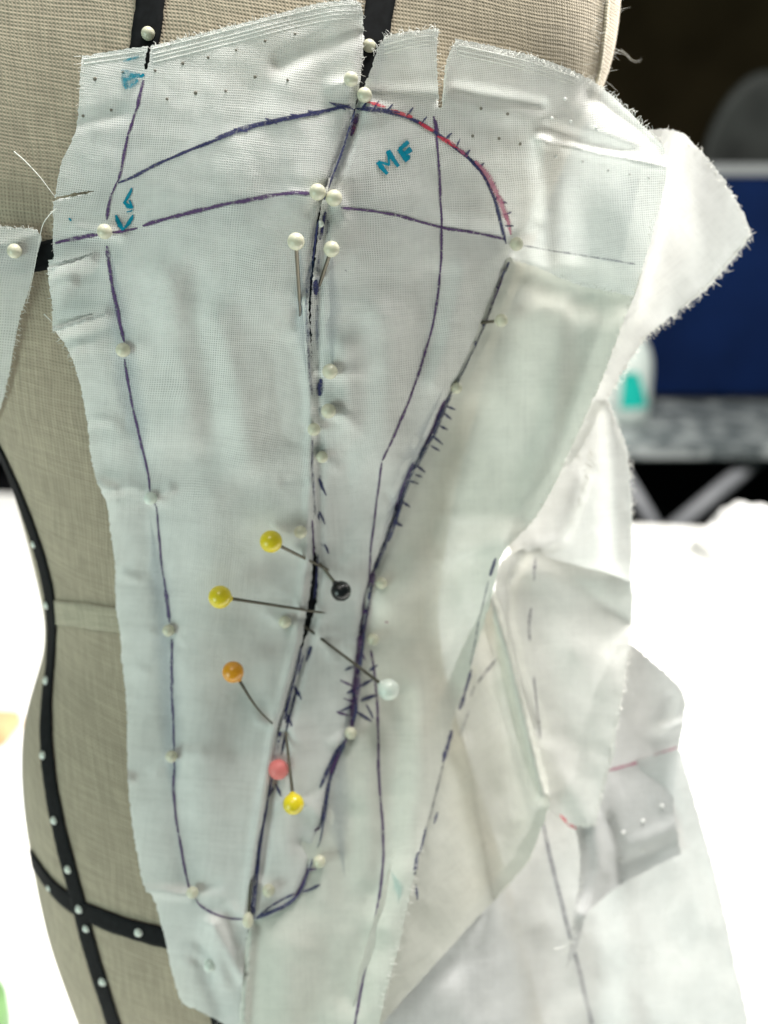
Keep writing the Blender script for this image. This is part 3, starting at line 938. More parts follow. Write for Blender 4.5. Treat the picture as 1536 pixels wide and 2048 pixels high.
# front panel
for pts, wd in (([(287, 160), (280, 188), (274, 218)], 9), ([(274, 215), (262, 250), (252, 280)], 5), ([(266, 238), (259, 262)], 8), ([(235, 362), (223, 390)], 4), ([(256, 272), (247, 310), (240, 350), (235, 364)], 7), ([(223, 386), (217, 412), (213, 440)], 8),
                ([(214, 492), (218, 530), (224, 570), (232, 610), (240, 650), (248, 684)], 9), ([(249, 718), (256, 770), (265, 815), (278, 870), (288, 910), (297, 952)], 6),
                ([(297, 945), (300, 985)], 5), ([(306, 1000), (313, 1016)], 5), ([(328, 1155), (332, 1185)], 5), ([(343, 1365), (344, 1392)], 5), ([(347, 1495), (349, 1535)], 5), ([(312, 1012), (318, 1070), (323, 1130), (328, 1160)], 5), ([(331, 1178), (334, 1200), (339, 1245)], 9), ([(344, 1278), (343, 1330), (344, 1370)], 7), ([(343, 1388), (346, 1440), (348, 1498)], 6),
                ([(349, 1530), (346, 1575), (352, 1640), (364, 1710), (374, 1765), (382, 1785)], 6), ([(390, 1796), (398, 1810), (425, 1828), (460, 1838), (492, 1838)], 5)):
    ribbon(A, A_d, pts, wd, 'purple')
ribbon(A, A_d, [(236, 366), (262, 356), (300, 336), (350, 312), (400, 292), (440, 276), (490, 258), (550, 243), (600, 232), (650, 222), (700, 210)], 8, 'navy')
ribbon(A, A_d, [(430, 276), (490, 252), (545, 240), (600, 231), (640, 222), (690, 213)], 6, 'navy')
ticks(A, A_d, [(533, 237, 550, 246), (583, 228, 602, 232), (618, 222, 634, 228), (662, 206, 686, 217), (470, 258, 490, 262)], 7, 'navy')
ribbon(A, A_d, [(110, 486), (135, 480), (165, 474), (196, 470)], 10, 'purple')
ribbon(A, A_d, [(222, 466), (240, 464), (275, 456)], 8, 'purple')
ribbon(A, A_d, [(285, 452), (330, 438), (400, 420), (450, 408), (500, 400), (550, 390), (590, 384), (624, 388)], 10, 'purple')
ribbon(A, A_d, [(710, 222), (692, 280), (668, 345), (648, 400)], 6, 'navy')
for pts, wd, m in (([(637, 440), (630, 480), (626, 520)], 6, 'navy'), ([(626, 520), (616, 560), (612, 610)], 12, 'smudge'), ([(612, 600), (614, 640), (616, 690)], 10, 'smudge'), ([(616, 690), (618, 740), (624, 790)], 8, 'faint'),
                   ([(625, 880), (624, 930), (628, 990), (630, 1030)], 6, 'faint'), ([(624, 1040), (628, 1080), (627, 1120)], 5, 'purple'),
                   ([(604, 1292), (590, 1350), (580, 1395)], 4, 'smudge'), ([(580, 1395), (560, 1462)], 7, 'navy'), ([(545, 1560), (533, 1620), (522, 1670)], 5, 'faint'), ([(522, 1660), (512, 1740), (505, 1790)], 10, 'smudge'),
                   ([(520, 1700), (512, 1770), (508, 1840)], 6, 'navy')):
    ribbon(A, A_d, pts, wd, m)
ribbon(A, A_d, [(300, 1030), (330, 1260), (343, 1510), (350, 1640)], 54, 'bleed', "ink_bleed", lift=0.0001, wob=0.1, fade=160)
ribbon(A, A_d, [(222, 500), (244, 690), (268, 830), (298, 970)], 60, 'bleed', "ink_bleed", lift=0.0001, wob=0.1, fade=160)
ribbon(A, A_d, [(600, 480), (605, 620), (612, 760)], 60, 'bleed', "ink_bleed", lift=0.0001, wob=0.1, fade=160)
# CF letters: the lower curve of the C, then the F above it
for pts, wd in (([(232, 430), (235, 442), (246, 460)], 10), ([(246, 460), (258, 447), (266, 430)], 9), ([(264, 376), (257, 392), (247, 407)], 9), ([(248, 404), (255, 412), (266, 416)], 12), ([(258, 400), (264, 412)], 8), ([(253, 424), (265, 421)], 5)):
    ribbon(A, A_d, pts, wd, 'teal', "pen_letter", lift=0.00022)
ribbon(A, A_d, [(246, 122), (260, 118), (278, 113)], 9, 'teal_soft', "pen_smudge", lift=0.00022)
for pts in ([(243, 140), (262, 150), (284, 152)], [(242, 155), (262, 158), (280, 148)], [(248, 170), (262, 172), (276, 160)], [(246, 145), (252, 178)]):
    ribbon(A, A_d, pts, 15, 'teal_soft', "pen_smudge", lift=0.00022)
ribbon(A, A_d, [(280, 154), (288, 148)], 10, 'teal', "pen_smudge", lift=0.00025)
ribbon(A, A_d, [(138, 436), (142, 442)], 8, 'teal', "pen_dot", lift=0.00022)
# middle panel
ribbon(B, B_d, [(712, 217), (745, 221), (780, 226), (815, 234), (850, 250), (880, 270), (905, 290), (935, 314), (955, 334), (975, 364), (990, 400), (1000, 440), (1008, 470), (1012, 488)], 8, 'navy')
ribbon(B, B_d, [(820, 236), (850, 252), (880, 272), (910, 296), (945, 322), (965, 345)], 6, 'navy')
for pts, wd in (([(735, 204), (750, 208), (772, 214)], 8), ([(782, 220), (800, 226), (825, 234)], 10), ([(838, 244), (852, 254), (868, 262)], 11), ([(875, 272), (890, 280), (915, 296)], 9)):
    ribbon(B, B_d, pts, wd, 'red', lift=0.0002)
for pts, wd in (([(915, 296), (935, 312)], 9), ([(950, 322), (970, 345), (985, 370), (996, 395)], 15), ([(996, 390), (1006, 415), (1014, 440)], 16), ([(1014, 430), (1022, 470)], 10)):
    ribbon(B, B_d, pts, wd, 'rose', lift=0.0002)
ticks(B, B_d, [(748, 216, 756, 204), (776, 219, 784, 210), (814, 230, 824, 218), (844, 247, 852, 236), (893, 276, 902, 268), (913, 292, 919, 280), (985, 372, 990, 366), (1003, 404, 1012, 406), (1008, 430, 1020, 426), (988, 400, 996, 396)], 6, 'navy')
ribbon(B, B_d, [(868, 232), (872, 262), (876, 300), (879, 350), (881, 400), (884, 455), (883, 520), (878, 570), (870, 630), (858, 680), (845, 725), (825, 785), (800, 845), (780, 890), (765, 922)], 6, 'purple')
ribbon(B, B_d, [(872, 240), (874, 275)], 9, 'purple')
ribbon(B, B_d, [(764, 925), (754, 1000), (746, 1060), (740, 1110), (739, 1160)], 5, 'purple')
ribbon(B, B_d, [(682, 415), (720, 419), (760, 424), (800, 432), (840, 444), (885, 456), (930, 462), (975, 470), (1012, 480)], 7, 'purple')
ribbon(B, B_d, [(1048, 491), (1090, 499), (1150, 509), (1210, 518), (1272, 528)], 4, 'faint')
for pts, wd, m in (([(716, 228), (708, 250), (702, 272)], 12, 'purple'), ([(712, 240), (706, 268)], 10, 'rose'), ([(700, 275), (690, 300), (682, 330)], 12, 'smudge'), ([(680, 330), (672, 355)], 10, 'smudge'),
                   ([(652, 424), (646, 450), (640, 480)], 9, 'navy'), ([(656, 440), (654, 470)], 9, 'smudge'), ([(640, 500), (634, 560), (632, 600)], 10, 'smudge'), ([(632, 560), (632, 590)], 14, 'navy'), ([(634, 610), (634, 680)], 10, 'smudge'),
                   ([(642, 758), (640, 776), (638, 792)], 14, 'navy'), ([(640, 815), (644, 830)], 10, 'smudge'), ([(640, 950), (642, 980)], 12, 'smudge'), ([(637, 1028), (638, 1040)], 8, 'navy'), ([(642, 1088), (652, 1098)], 8, 'smudge'),
                   ([(622, 1292), (612, 1316)], 13, 'smudge'), ([(588, 1375), (596, 1392)], 8, 'navy'), ([(578, 1430), (572, 1446)], 8, 'navy'), ([(548, 1575), (540, 1590)], 8, 'navy'), ([(636, 1110), (634, 1150), (628, 1200)], 5, 'navy'),
                   ([(592, 1385), (575, 1450), (562, 1510)], 5, 'navy')):
    ribbon(B, B_d, pts, wd, m)  # seam pen marks; navy along the edge also paints the shaded gap
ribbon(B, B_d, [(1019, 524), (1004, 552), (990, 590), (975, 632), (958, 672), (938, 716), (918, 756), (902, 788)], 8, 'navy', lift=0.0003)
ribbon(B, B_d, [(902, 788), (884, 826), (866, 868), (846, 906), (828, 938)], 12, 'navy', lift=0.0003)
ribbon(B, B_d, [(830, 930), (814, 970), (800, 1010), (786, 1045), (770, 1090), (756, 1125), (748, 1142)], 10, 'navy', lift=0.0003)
ribbon(B, B_d, [(748, 1140), (738, 1180), (730, 1235), (722, 1280)], 15, 'purple', lift=0.0003)
ribbon(B, B_d, [(722, 1270), (716, 1330), (710, 1400), (703, 1455)], 17, 'purple', lift=0.0003)
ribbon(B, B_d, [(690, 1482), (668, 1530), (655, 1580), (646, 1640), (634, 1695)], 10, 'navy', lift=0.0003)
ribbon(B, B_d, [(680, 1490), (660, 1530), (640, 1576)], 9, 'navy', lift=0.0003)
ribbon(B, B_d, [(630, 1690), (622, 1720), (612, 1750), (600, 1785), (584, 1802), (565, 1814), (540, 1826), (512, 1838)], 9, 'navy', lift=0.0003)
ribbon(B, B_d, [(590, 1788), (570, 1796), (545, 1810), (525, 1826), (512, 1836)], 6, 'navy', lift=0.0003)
ribbon(C, C_d, [(604, 1784), (622, 1778), (640, 1770)], 7, 'navy', lift=0.0003)
ticks(B, B_d, [(690, 1398, 708, 1404), (676, 1424, 694, 1430), (684, 1362, 706, 1372), (720, 1300, 728, 1316), (630, 1660, 640, 1654), (616, 1742, 630, 1738)], 6, 'purple')
ticks(C, C_d, [(888, 826, 900, 836), (880, 852, 893, 858), (866, 872, 882, 886), (862, 892, 876, 900), (836, 932, 848, 942), (832, 950, 842, 954), (736, 1398, 752, 1390), (734, 1412, 744, 1432), (740, 1340, 752, 1332)], 6, 'navy')
for pts, wd in (([(756, 323), (765, 336), (775, 348)], 9), ([(757, 323), (768, 327), (779, 330)], 6), ([(779, 330), (778, 316), (776, 301)], 6), ([(776, 301), (786, 317), (797, 333)], 10),
                ([(797, 298), (806, 310), (815, 322)], 13), ([(799, 299), (808, 291), (817, 283)], 9), ([(808, 308), (817, 302), (823, 298)], 11), ([(815, 318), (818, 310)], 9)):
    ribbon(B, B_d, pts, wd, 'teal', "pen_letter", lift=0.00022, taper=False)
ribbon(B, B_d, [(690, 540), (694, 543)], 7, 'smudge', "pen_dot")
ribbon(B, B_d, [(664, 480), (662, 620), (666, 760)], 44, 'bleed', "ink_bleed", lift=0.0001, wob=0.1, fade=160)
ribbon(B, B_d, [(890, 770), (850, 860), (800, 970), (760, 1090)], 46, 'bleed', "ink_bleed", lift=0.0001, wob=0.1, fade=160)
ribbon(B, B_d, [(706, 1360), (688, 1470), (650, 1580)], 44, 'bleed', "ink_bleed", lift=0.0001, wob=0.1, fade=160)
ribbon(A, A_d, [(603, 1294), (583, 1382), (557, 1472), (539, 1580), (521, 1690), (508, 1770), (502, 1838)], 6, 'navy', lift=0.00025)  # unbroken stroke over the pen line, also painting the seam fold's shade
# more overdrawn strokes along the fold and the neckline
for pts, wd, m in (([(890, 800), (872, 842), (856, 880), (838, 912)], 7, 'purple'), ([(826, 925), (806, 975), (790, 1020)], 7, 'purple'), ([(806, 1000), (790, 1050), (776, 1084)], 6, 'navy'), ([(742, 1170), (732, 1225), (722, 1270)], 8, 'navy'),
                   ([(728, 1262), (724, 1310), (716, 1350)], 8, 'navy'), ([(706, 1380), (714, 1420), (704, 1450)], 8, 'navy'), ([(622, 1720), (604, 1770), (588, 1796)], 6, 'purple'), ([(700, 1466), (676, 1512), (660, 1548)], 8, 'purple'),
                   ([(1006, 556), (986, 606), (966, 650)], 5, 'purple'), ([(655, 1590), (648, 1640), (640, 1680)], 6, 'smudge'), ([(566, 1812), (540, 1822), (516, 1834)], 6, 'smudge')):
    ribbon(B, B_d, pts, wd, m, lift=0.00035)
for pts, wd, m in (([(724, 213), (760, 218), (800, 226)], 6, 'navy'), ([(940, 320), (962, 342), (980, 372)], 6, 'navy'), ([(984, 380), (998, 420), (1008, 460)], 7, 'smudge')):
    ribbon(B, B_d, pts, wd, m, lift=0.0003)
for pts, wd in (([(496, 256), (540, 246), (590, 236), (640, 226)], 6), ([(330, 322), (390, 296), (450, 274)], 5), ([(664, 206), (690, 212), (708, 220)], 6)):
    ribbon(A, A_d, pts, wd, 'navy', lift=0.0002)
for pts, wd, m in (([(578, 1400), (564, 1448), (553, 1500)], 7, 'navy'), ([(527, 1650), (518, 1700), (512, 1760)], 7, 'navy'), ([(607, 1310), (596, 1350)], 5, 'navy'), ([(634, 640), (634, 700)], 6, 'smudge')):
    ribbon(A, A_d, pts, wd, m, lift=0.0003)
ticks(B, B_d, [(650, 1090, 656, 1104), (640, 960, 650, 985), (640, 1026, 648, 1044), (622, 1296, 614, 1318), (590, 1374, 600, 1394), (574, 1430, 582, 1448), (552, 1570, 560, 1588), (956, 336, 966, 328), (930, 312, 938, 302), (1012, 452, 1024, 452), (724, 218, 732, 206),
               (712, 1330, 694, 1338), (716, 1376, 698, 1384), (704, 1412, 684, 1420)], 7, 'navy')
ticks(C, C_d, [(724, 1400, 744, 1392), (722, 1372, 740, 1362), (716, 1425, 738, 1440), (820, 962, 834, 966), (806, 1004, 818, 1012), (790, 1044, 802, 1050), (894, 812, 908, 818)], 7, 'navy')
# side panel
ribbon(C, C_d, [(742, 1300), (750, 1350), (755, 1420), (757, 1500), (758, 1560), (764, 1630), (767, 1690), (765, 1750), (756, 1810), (745, 1870), (732, 1930), (720, 1990), (708, 2060), (704, 2100)], 6, 'purple')
for pts, wd in (([(991, 1116), (986, 1134), (980, 1152)], 9), ([(942, 1338), (936, 1366), (928, 1390)], 8), ([(930, 1386), (918, 1420)], 11), ([(904, 1460), (896, 1490), (886, 1524)], 11), ([(876, 1624), (868, 1648)], 6), ([(852, 1652), (846, 1684), (838, 1708)], 6), ([(836, 1705), (828, 1750)], 8), ([(832, 1768), (834, 1800)], 6)):
    ribbon(C, C_d, pts, wd, 'navy')
for pts in ([(978, 1160), (960, 1230), (946, 1300), (940, 1336)], [(888, 1524), (872, 1590), (858, 1640)]):
    ribbon(C, C_d, pts, 4, 'faint')
ribbon(C, C_d, [(770, 1244), (776, 1245)], 8, 'rose', "pen_dot")
ribbon(C, C_d, [(690, 1440), (670, 1600), (690, 1760)], 70, 'bleed', "ink_bleed", lift=0.0001, wob=0.1, fade=160)
ribbon(C, C_d, [(782, 1740), (800, 1780), (796, 1810)], 44, 'teal_bleed', "ink_bleed", lift=0.0001, wob=0.1, fade=60)
ribbon(D, D_d, [(994, 1316), (975, 1340), (955, 1366)], 6, 'faint'); ribbon(D, D_d, [(950, 1372), (940, 1394)], 7, 'faint')
ribbon(D, D_d, [(938, 1420), (920, 1470)], 8, 'smudge')
ribbon(E, E_d, [(1072, 1116), (1069, 1140), (1068, 1162)], 7, 'faint'); ribbon(E, E_d, [(1062, 1215), (1058, 1245), (1060, 1282)], 8, 'faint'); ribbon(E, E_d, [(1068, 1352), (1072, 1400), (1078, 1440), (1080, 1478)], 5, 'faint')
ribbon(H, H_d, [(1216, 1542), (1250, 1532), (1290, 1520), (1330, 1503), (1354, 1495)], 7, 'rose')
ribbon(H, H_d, [(1120, 1630), (1136, 1646), (1152, 1658)], 8, 'red')
ribbon(I, I_d, [(1086, 1645), (1094, 1690), (1106, 1740), (1120, 1790), (1134, 1850), (1148, 1905), (1158, 1935), (1168, 1985), (1180, 2030), (1196, 2100)], 8, 'faint')
ribbon(I, I_d, [(1086, 1645), (1106, 1740), (1134, 1850), (1158, 1938)], 6, 'smudge')

# pinholes along the selvedges
hm = None


def pinhole(parent, dfn, x, y, r, mat, glint=False):
    global hm
    d = dfn(x, y)
    c = P(x, y, d - 0.00018)
    nr = -ray(x, y).normalized()
    bm = bmesh.new()
    rr = r * d / F
    if glint:
        bmesh.ops.create_icosphere(bm, subdivisions=1, radius=rr)
    else:
        bmesh.ops.create_cone(bm, cap_ends=True, segments=12, radius1=rr, radius2=rr * 0.7, depth=0.0001)
    q = nr.to_track_quat('Z', 'Y')
    V = [c + q @ v.co for v in bm.verts]
    Fc = [tuple(v.index for v in f.verts) for f in bm.faces]
    bm.free()
    mesh_obj("pinhole", V, Fc, M[mat], parent)


for x, y in ((190, 158), (246, 145), (310, 141), (365, 127), (416, 115), (472, 100), (530, 82), (590, 68), (222, 220), (166, 232), (334, 198), (391, 186), (451, 182), (510, 154), (575, 160)):
    pinhole(A, A_d, x, y, random.uniform(2.6, 4.2), 'hole')
for x, y in ((962, 217), (1015, 228), (945, 272), (998, 277), (1040, 288)):
    pinhole(B, B_d, x, y, 3.2, 'hole')
for x, y in ((1104, 236), (1142, 243), (1192, 256), (1112, 313), (1164, 324), (1215, 342), (1258, 350), (1296, 357), (1130, 198)):
    pinhole(B, B_d, x, y, 3.6, 'hole_lit', True)
for x, y in ((1286, 1642), (1247, 1665), (1324, 1612), (1285, 1701), (1240, 1720)):
    pinhole(H, H_d, x, y, 4, 'hole_lit', True)


# ------------------------------------------------------------------ frayed threads and selvedge cords
def tube(V, Fc, pts, r, sides=3):
    b0 = len(V)
    n = len(pts)
    for i, p in enumerate(pts):
        t = (pts[min(n - 1, i + 1)] - pts[max(0, i - 1)])
        t = t.normalized() if t.length > 0 else Vector((0, 0, 1))
        u = t.orthogonal().normalized(); v = t.cross(u)
        rr = r * (1 - 0.6 * i / (n - 1)) if n > 1 else r
        for k in range(sides):
            a = 2 * math.pi * k / sides
            V.append(p + u * math.cos(a) * rr + v * math.sin(a) * rr)
    for i in range(n - 1):
        for k in range(sides):
            k2 = (k + 1) % sides
            Fc.append((b0 + i * sides + k, b0 + i * sides + k2, b0 + (i + 1) * sides + k2, b0 + (i + 1) * sides + k))


def fray(parent, dfn, segs, seed=1):
    """segs: (polyline, outward direction px, length px, threads per 100 px, curl)"""
    r = random.Random(seed)
    V, Fc = [], []
    for line, out, L, dens, curl in segs:
        ln = resample(line, 100 / dens)
        ov = Vector(out).normalized()
        for p in ln:
            x, y = p[0] + r.uniform(-4, 4), p[1] + r.uniform(-4, 4)
            d = dfn(x, y) - 0.0001
            ll = L * r.uniform(0.35, 1.25)
            a = r.gauss(0, 0.35)
            bx, by = -ov.x * 5, -ov.y * 5
            pts = []
            dirx, diry = ov.x * math.cos(a) - ov.y * math.sin(a), ov.x * math.sin(a) + ov.y * math.cos(a)
            turn = r.gauss(0, curl)
            cx, cy = x + bx, y + by
            dz = r.uniform(-0.0006, 0.0006)
            for k in range(6):
                pts.append(P(cx, cy, d + dz * k / 5))
                cx += dirx * (ll + 5) / 5; cy += diry * (ll + 5) / 5
                dirx, diry = dirx * math.cos(turn) - diry * math.sin(turn), dirx * math.sin(turn) + diry * math.cos(turn)
            tube(V, Fc, pts, r.uniform(0.00005, 0.00009))
    o = mesh_obj("frayed_threads", V, Fc, M['thread'], parent)
    tag(o, kind='stuff')


def cord(parent, dfn, line, offs):
    for dy in offs:
        ln = resample(smooth_line([(x, y + dy) for x, y in line], 2), 8)
        V, Fc = [], []
        C = [P(p[0], p[1], dfn(p[0], p[1]) - 0.00002) for p in ln]
        tube(V, Fc, C, 0.00013, 5)
        V2 = V
        mesh_obj("selvedge_cord", V2, Fc, M['thread'], parent)


cord(A, A_d, [(306, 92), (430, 62), (560, 28), (670, 4), (716, 4)], (6, 17, 24, 33))
cord(A, A_d, [(168, 113), (290, 96)], (6, 15))
cord(B, B_d, [(768, 82), (830, 66), (872, 62)], (8, 17, 25))
cord(B, B_d, [(916, 82), (1060, 114), (1150, 146)], (8, 18, 26))
fray(A, A_d, [([(301, 92), (430, 60), (560, 26), (670, 1), (715, 0)], (-0.2, -1), 7, 22, 0.35), ([(724, 5), (728, 60), (722, 160)], (1, -0.1), 6, 14, 0.4), ([(160, 113), (160, 235)], (-1, 0.2), 11, 9, 0.2),
              ([(94, 536), (106, 640)], (-1, 0.1), 5, 12, 0.3), ([(106, 656), (150, 730)], (-1, 0.4), 7, 18, 0.2), ([(105, 400), (107, 526)], (-1, 0), 4, 8, 0.3), ([(366, 2008), (450, 2050)], (-0.2, 1), 4, 16, 0.3)], 3)
fray(B, B_d, [([(745, 105), (770, 74), (830, 62), (876, 57)], (-0.2, -1), 11, 24, 0.55), ([(874, 60), (877, 215)], (1, 0.1), 6, 16, 0.4), ([(908, 84), (1060, 110), (1200, 170)], (0.2, -1), 7, 26, 0.4), ([(1200, 170), (1260, 220), (1330, 290)], (0.5, -1), 11, 34, 0.5),
              ([(886, 210), (890, 130), (905, 92)], (-1, 0), 6, 14, 0.3), ([(1334, 320), (1296, 500), (1268, 590)], (1, 0.2), 3, 14, 0.3), ([(1110, 552), (1200, 580), (1262, 592)], (0, 1), 4, 30, 0.2)], 5)
fray(C, C_d, [([(1270, 590), (1205, 760), (1130, 925), (1070, 1040), (1000, 1112)], (1, 0.45), 8, 26, 0.25), ([(985, 1190), (940, 1340), (880, 1540)], (1, 0.3), 4, 8, 0.3), ([(842, 1690), (812, 1830), (765, 2010)], (1, 0.3), 9, 24, 0.25)], 8)
fray(E, E_d, [([(1262, 1290), (1230, 1480), (1190, 1650)], (1, 0.3), 5, 40, 0.25), ([(1190, 1652), (1150, 1652)], (0, 1), 5, 30, 0.3)], 17)
fray(FP, F_d, [([(1335, 256), (1400, 300), (1470, 395), (1502, 470)], (0.8, -0.6), 8, 26, 0.5), ([(1502, 470), (1440, 548), (1370, 612), (1285, 680)], (0.55, 0.8), 13, 50, 0.22), ([(1285, 680), (1220, 790), (1150, 920)], (0.7, 0.6), 12, 36, 0.25)], 19)
fray(G, G_d, [([(1215, 798), (1260, 935), (1266, 1130)], (1, 0.15), 9, 34, 0.25), ([(1185, 900), (1165, 985), (1140, 1050)], (1, 0.5), 16, 46, 0.25)], 23)
fray(H, H_d, [([(1152, 1660), (1160, 1760), (1142, 1890)], (-1, 0.2), 5, 30, 0.3), ([(1362, 1660), (1364, 1706)], (1, 0.2), 6, 30, 0.3), ([(1142, 1885), (1130, 1942)], (-0.6, 1), 16, 8, 0.25)], 29)
fray(I, I_d, [([(1430, 1740), (1470, 1920), (1512, 2100)], (1, 0.1), 6, 20, 0.3)], 31)
fray(J, J_d, [([(0, 452), (74, 458)], (0, -1), 3, 20, 0.3), ([(60, 570), (10, 790)], (1, 0.2), 4, 20, 0.3)], 37)

# fuzz on the sunlit edge of the form
r_ = random.Random(4)
V, Fc = [], []
for i in range(90):
    y = r_.uniform(-20, 240)
    x = np.interp(y, XR[:, 0], XR[:, 1]) - r_.uniform(-2, 60) ** 1
    p0 = thit(min(x, np.interp(y, XR[:, 0], XR[:, 1]) - 4), y)
    nrm = tnormal(p0)
    L = r_.uniform(0.0006, 0.0026)
    side = Vector((r_.uniform(-1, 1), r_.uniform(-1, 1), r_.uniform(-1, 1)))
    tube(V, Fc, [p0, p0 + nrm * L * 0.5 + side * L * 0.25, p0 + nrm * L * 0.8 + side * L * 0.7], 0.00004)
tag(mesh_obj("linen_fuzz", V, Fc, M['thread'], form), kind='stuff')


def loose_thread(pts, label, dfn, lift=0.0008, r=0.00012):
    ln = resample(smooth_line(pts, 3, corner=170), 6)
    C = [P(p[0], p[1], dfn(p[0], p[1]) - lift) for p in ln]
    V, Fc = [], []
    tube(V, Fc, C, r, 5)
    tag(mesh_obj("loose_thread", V, Fc, M['thread'], origin=C[0]), label, "thread", "loose white threads")


fd = lambda x, y: float(Dat(x, y))
loose_thread([(28, 303), (44, 316), (62, 334), (82, 356), (98, 378), (112, 396)], "loose white thread lying slantwise on the bare linen above the bust tape", fd)
loose_thread([(112, 418), (100, 428), (86, 446), (80, 470), (72, 520), (62, 570), (54, 604)], "loose white thread hanging from the CF panel's cut edge past the black bust tape", fd, 0.004)
loose_thread([(88, 628), (96, 636), (106, 646), (120, 648)], "short frayed thread at the notch below the left tab", fd, 0.003)
loose_thread([(894, 130), (890, 160), (887, 190), (884, 216)], "pale pink thread along the slit beside the top tab of the MF panel", lambda x, y: float(B_depth(np.array([x]), np.array([y]))[0]), 0.0006, 0.00015)
loose_thread([(1242, 100), (1252, 108), (1262, 120), (1276, 125), (1284, 116)], "curled white thread sticking out beside the form's sunlit edge", lambda x, y: 0.268, 0, 0.00007)
loose_thread([(1108, 1898), (1120, 1896), (1136, 1890)], "short stray thread beside the curled tail of the grey flap", lambda x, y: 0.268, 0, 0.0001)

# ------------------------------------------------------------------ pins
def surf(px, py):
    best = 9
    for t in PANELS.values():
        d = hit_depth(t, px, py)
        if d is not None: best = min(best, d)
    r = ray(px, py); L = r.length
    loc, nor, idx, dist = TB.ray_cast(CAM, r / L)
    if loc is not None: best = min(best, dist / L)
    return best if best < 8 else float(Dat(px, py))


HEAD, SHAFT = {}, {}


def head_mesh(mat, drop=False):
    key = (mat, drop)
    if key not in HEAD:
        bm = bmesh.new()
        bmesh.ops.create_uvsphere(bm, u_segments=28, v_segments=18, radius=1)
        for v in bm.verts:                                   # moulded head: slightly flat, small neck where the steel enters
            if drop:
                v.co.x *= 0.8; v.co.y *= 0.8
                v.co.z *= 1.25 if v.co.z < 0 else 1.0
            elif v.co.z < -0.9:
                v.co.z = -0.93 + (v.co.z + 0.9) * 0.2
        bmesh.ops.create_cone(bm, cap_ends=True, segments=16, radius1=0.26, radius2=0.34, depth=0.22, matrix=Matrix.Translation((0, 0, -1.0 if not drop else -1.2)))
        me = bpy.data.meshes.new("head"); bm.to_mesh(me); bm.free()
        me.materials.append(M[mat])
        me.polygons.foreach_set('use_smooth', [True] * len(me.polygons))
        HEAD[key] = me
    return HEAD[key]


def shaft_mesh():
    if 'm' not in SHAFT:
        bm = bmesh.new()
        bmesh.ops.create_cone(bm, cap_ends=True, segments=14, radius1=0.72, radius2=1, depth=0.93, matrix=Matrix.Translation((0, 0, -0.465)))
        bmesh.ops.create_cone(bm, cap_ends=False, segments=14, radius1=0.0, radius2=0.72, depth=0.07, matrix=Matrix.Translation((0, 0, -0.965)))
        me = bpy.data.meshes.new("shaft"); bm.to_mesh(me); bm.free()
        me.materials.append(M['steel'])
        me.polygons.foreach_set('use_smooth', [True] * len(me.polygons))
        SHAFT['m'] = me
    return SHAFT['m']


def pin(px, py, dia, label, mat='pearl', tip=None, group="ivory headed pins", hover=None, bend=None, sw=0.00042, deep=0.007, drop=False):
    s = surf(px, py)
    r = dia / 2 * s / F
    if tip is None:
        hv = 0.92 if hover is None else hover
        d = s - r * hv
        c = P(px, py, d)
        q = ray(px, py).normalized()
        tilt = Vector((random.uniform(-.35, .35), 0.2, random.uniform(-.35, .35))) * (0.15 if px < 300 and mat == 'pearl_white' else 1)
        axis = (q + tilt).normalized()
        length = 0.014 if px > 120 else 0.005
    else:
        hv = 1.5 if hover is None else hover
        d = s - r * hv
        c = P(px, py, d)
        st = surf(*tip)
        tp = P(tip[0], tip[1], st - 0.0003)
        axis = (tp - c).normalized()
        length = (tp - c).length + deep
    o = empty("ball_head_pin", c, label, "pin", group)
    o.rotation_mode = 'QUATERNION'
    o.rotation_quaternion = (-axis).to_track_quat('Z', 'Y')
    h = link("head", head_mesh(mat, drop), None, o)
    h.scale = (r, r, r)
    if bend is None:
        f = link("shaft", shaft_mesh(), None, o)
        f.scale = (sw, sw, length)
    else:
        pts = [c]
        n = len(bend)
        for i, (bx, by) in enumerate(bend):
            e = (i + 1) / n
            pts.append(P(bx, by, d * (1 - e) + (surf(*bend[-1]) - 0.0004) * e))
        pl3 = []
        for a in range(len(pts) - 1):
            for k in range(6): pl3.append(pts[a].lerp(pts[a + 1], k / 6))
        pl3.append(pts[-1]); pl3.append(pts[-1] + (pts[-1] - pts[-2]) * 0.3)
        for _ in range(6):
            pl3 = [pl3[0]] + [(pl3[i - 1] + pl3[i] * 2 + pl3[i + 1]) / 4 for i in range(1, len(pl3) - 1)] + [pl3[-1]]
        V, Fc = [], []
        tube(V, Fc, pl3, sw, 12)
        n12 = len(pl3)
        inv = o.rotation_quaternion.inverted()
        V = [inv @ (v - c) for v in V]
        me = bpy.data.meshes.new("shaft"); me.from_pydata([tuple(v) for v in V], [], Fc); me.update()
        link("shaft", me, M['steel'], o)
    return o


pin(296, 67, 27, "ivory pin in the black tape above the notch at the top left")
pin(738, 92, 27, "ivory pin half hidden in the slit between the two top tabs", hover=0.5)
pin(702, 158, 29, "ivory pin on the front panel just left of the neckline peak")
pin(729, 190, 30, "ivory pin at the neckline peak where the red arc begins")
pin(635, 384, 33, "left one of two touching ivory pins on the purple bust line")
pin(668, 396, 33, "right one of two touching ivory pins on the purple bust line")
pin(209, 463, 30, "ivory pin below the teal CF letters on the left pen line")
pin(29, 502, 29, "ivory pin in the muslin corner at the left frame edge")
pin(592, 483, 34, "ivory pin with the long bare shaft left of the bust seam", tip=(600, 614), hover=3.6, group=None)
pin(663, 498, 32, "ivory pin with a short slanting shaft right of the bust seam", tip=(645, 552), hover=2.2, group=None)
pin(641, 448, 14, "small ivory pin sunk in the seam gap under the bust line", 'pearl_white', hover=0.1)
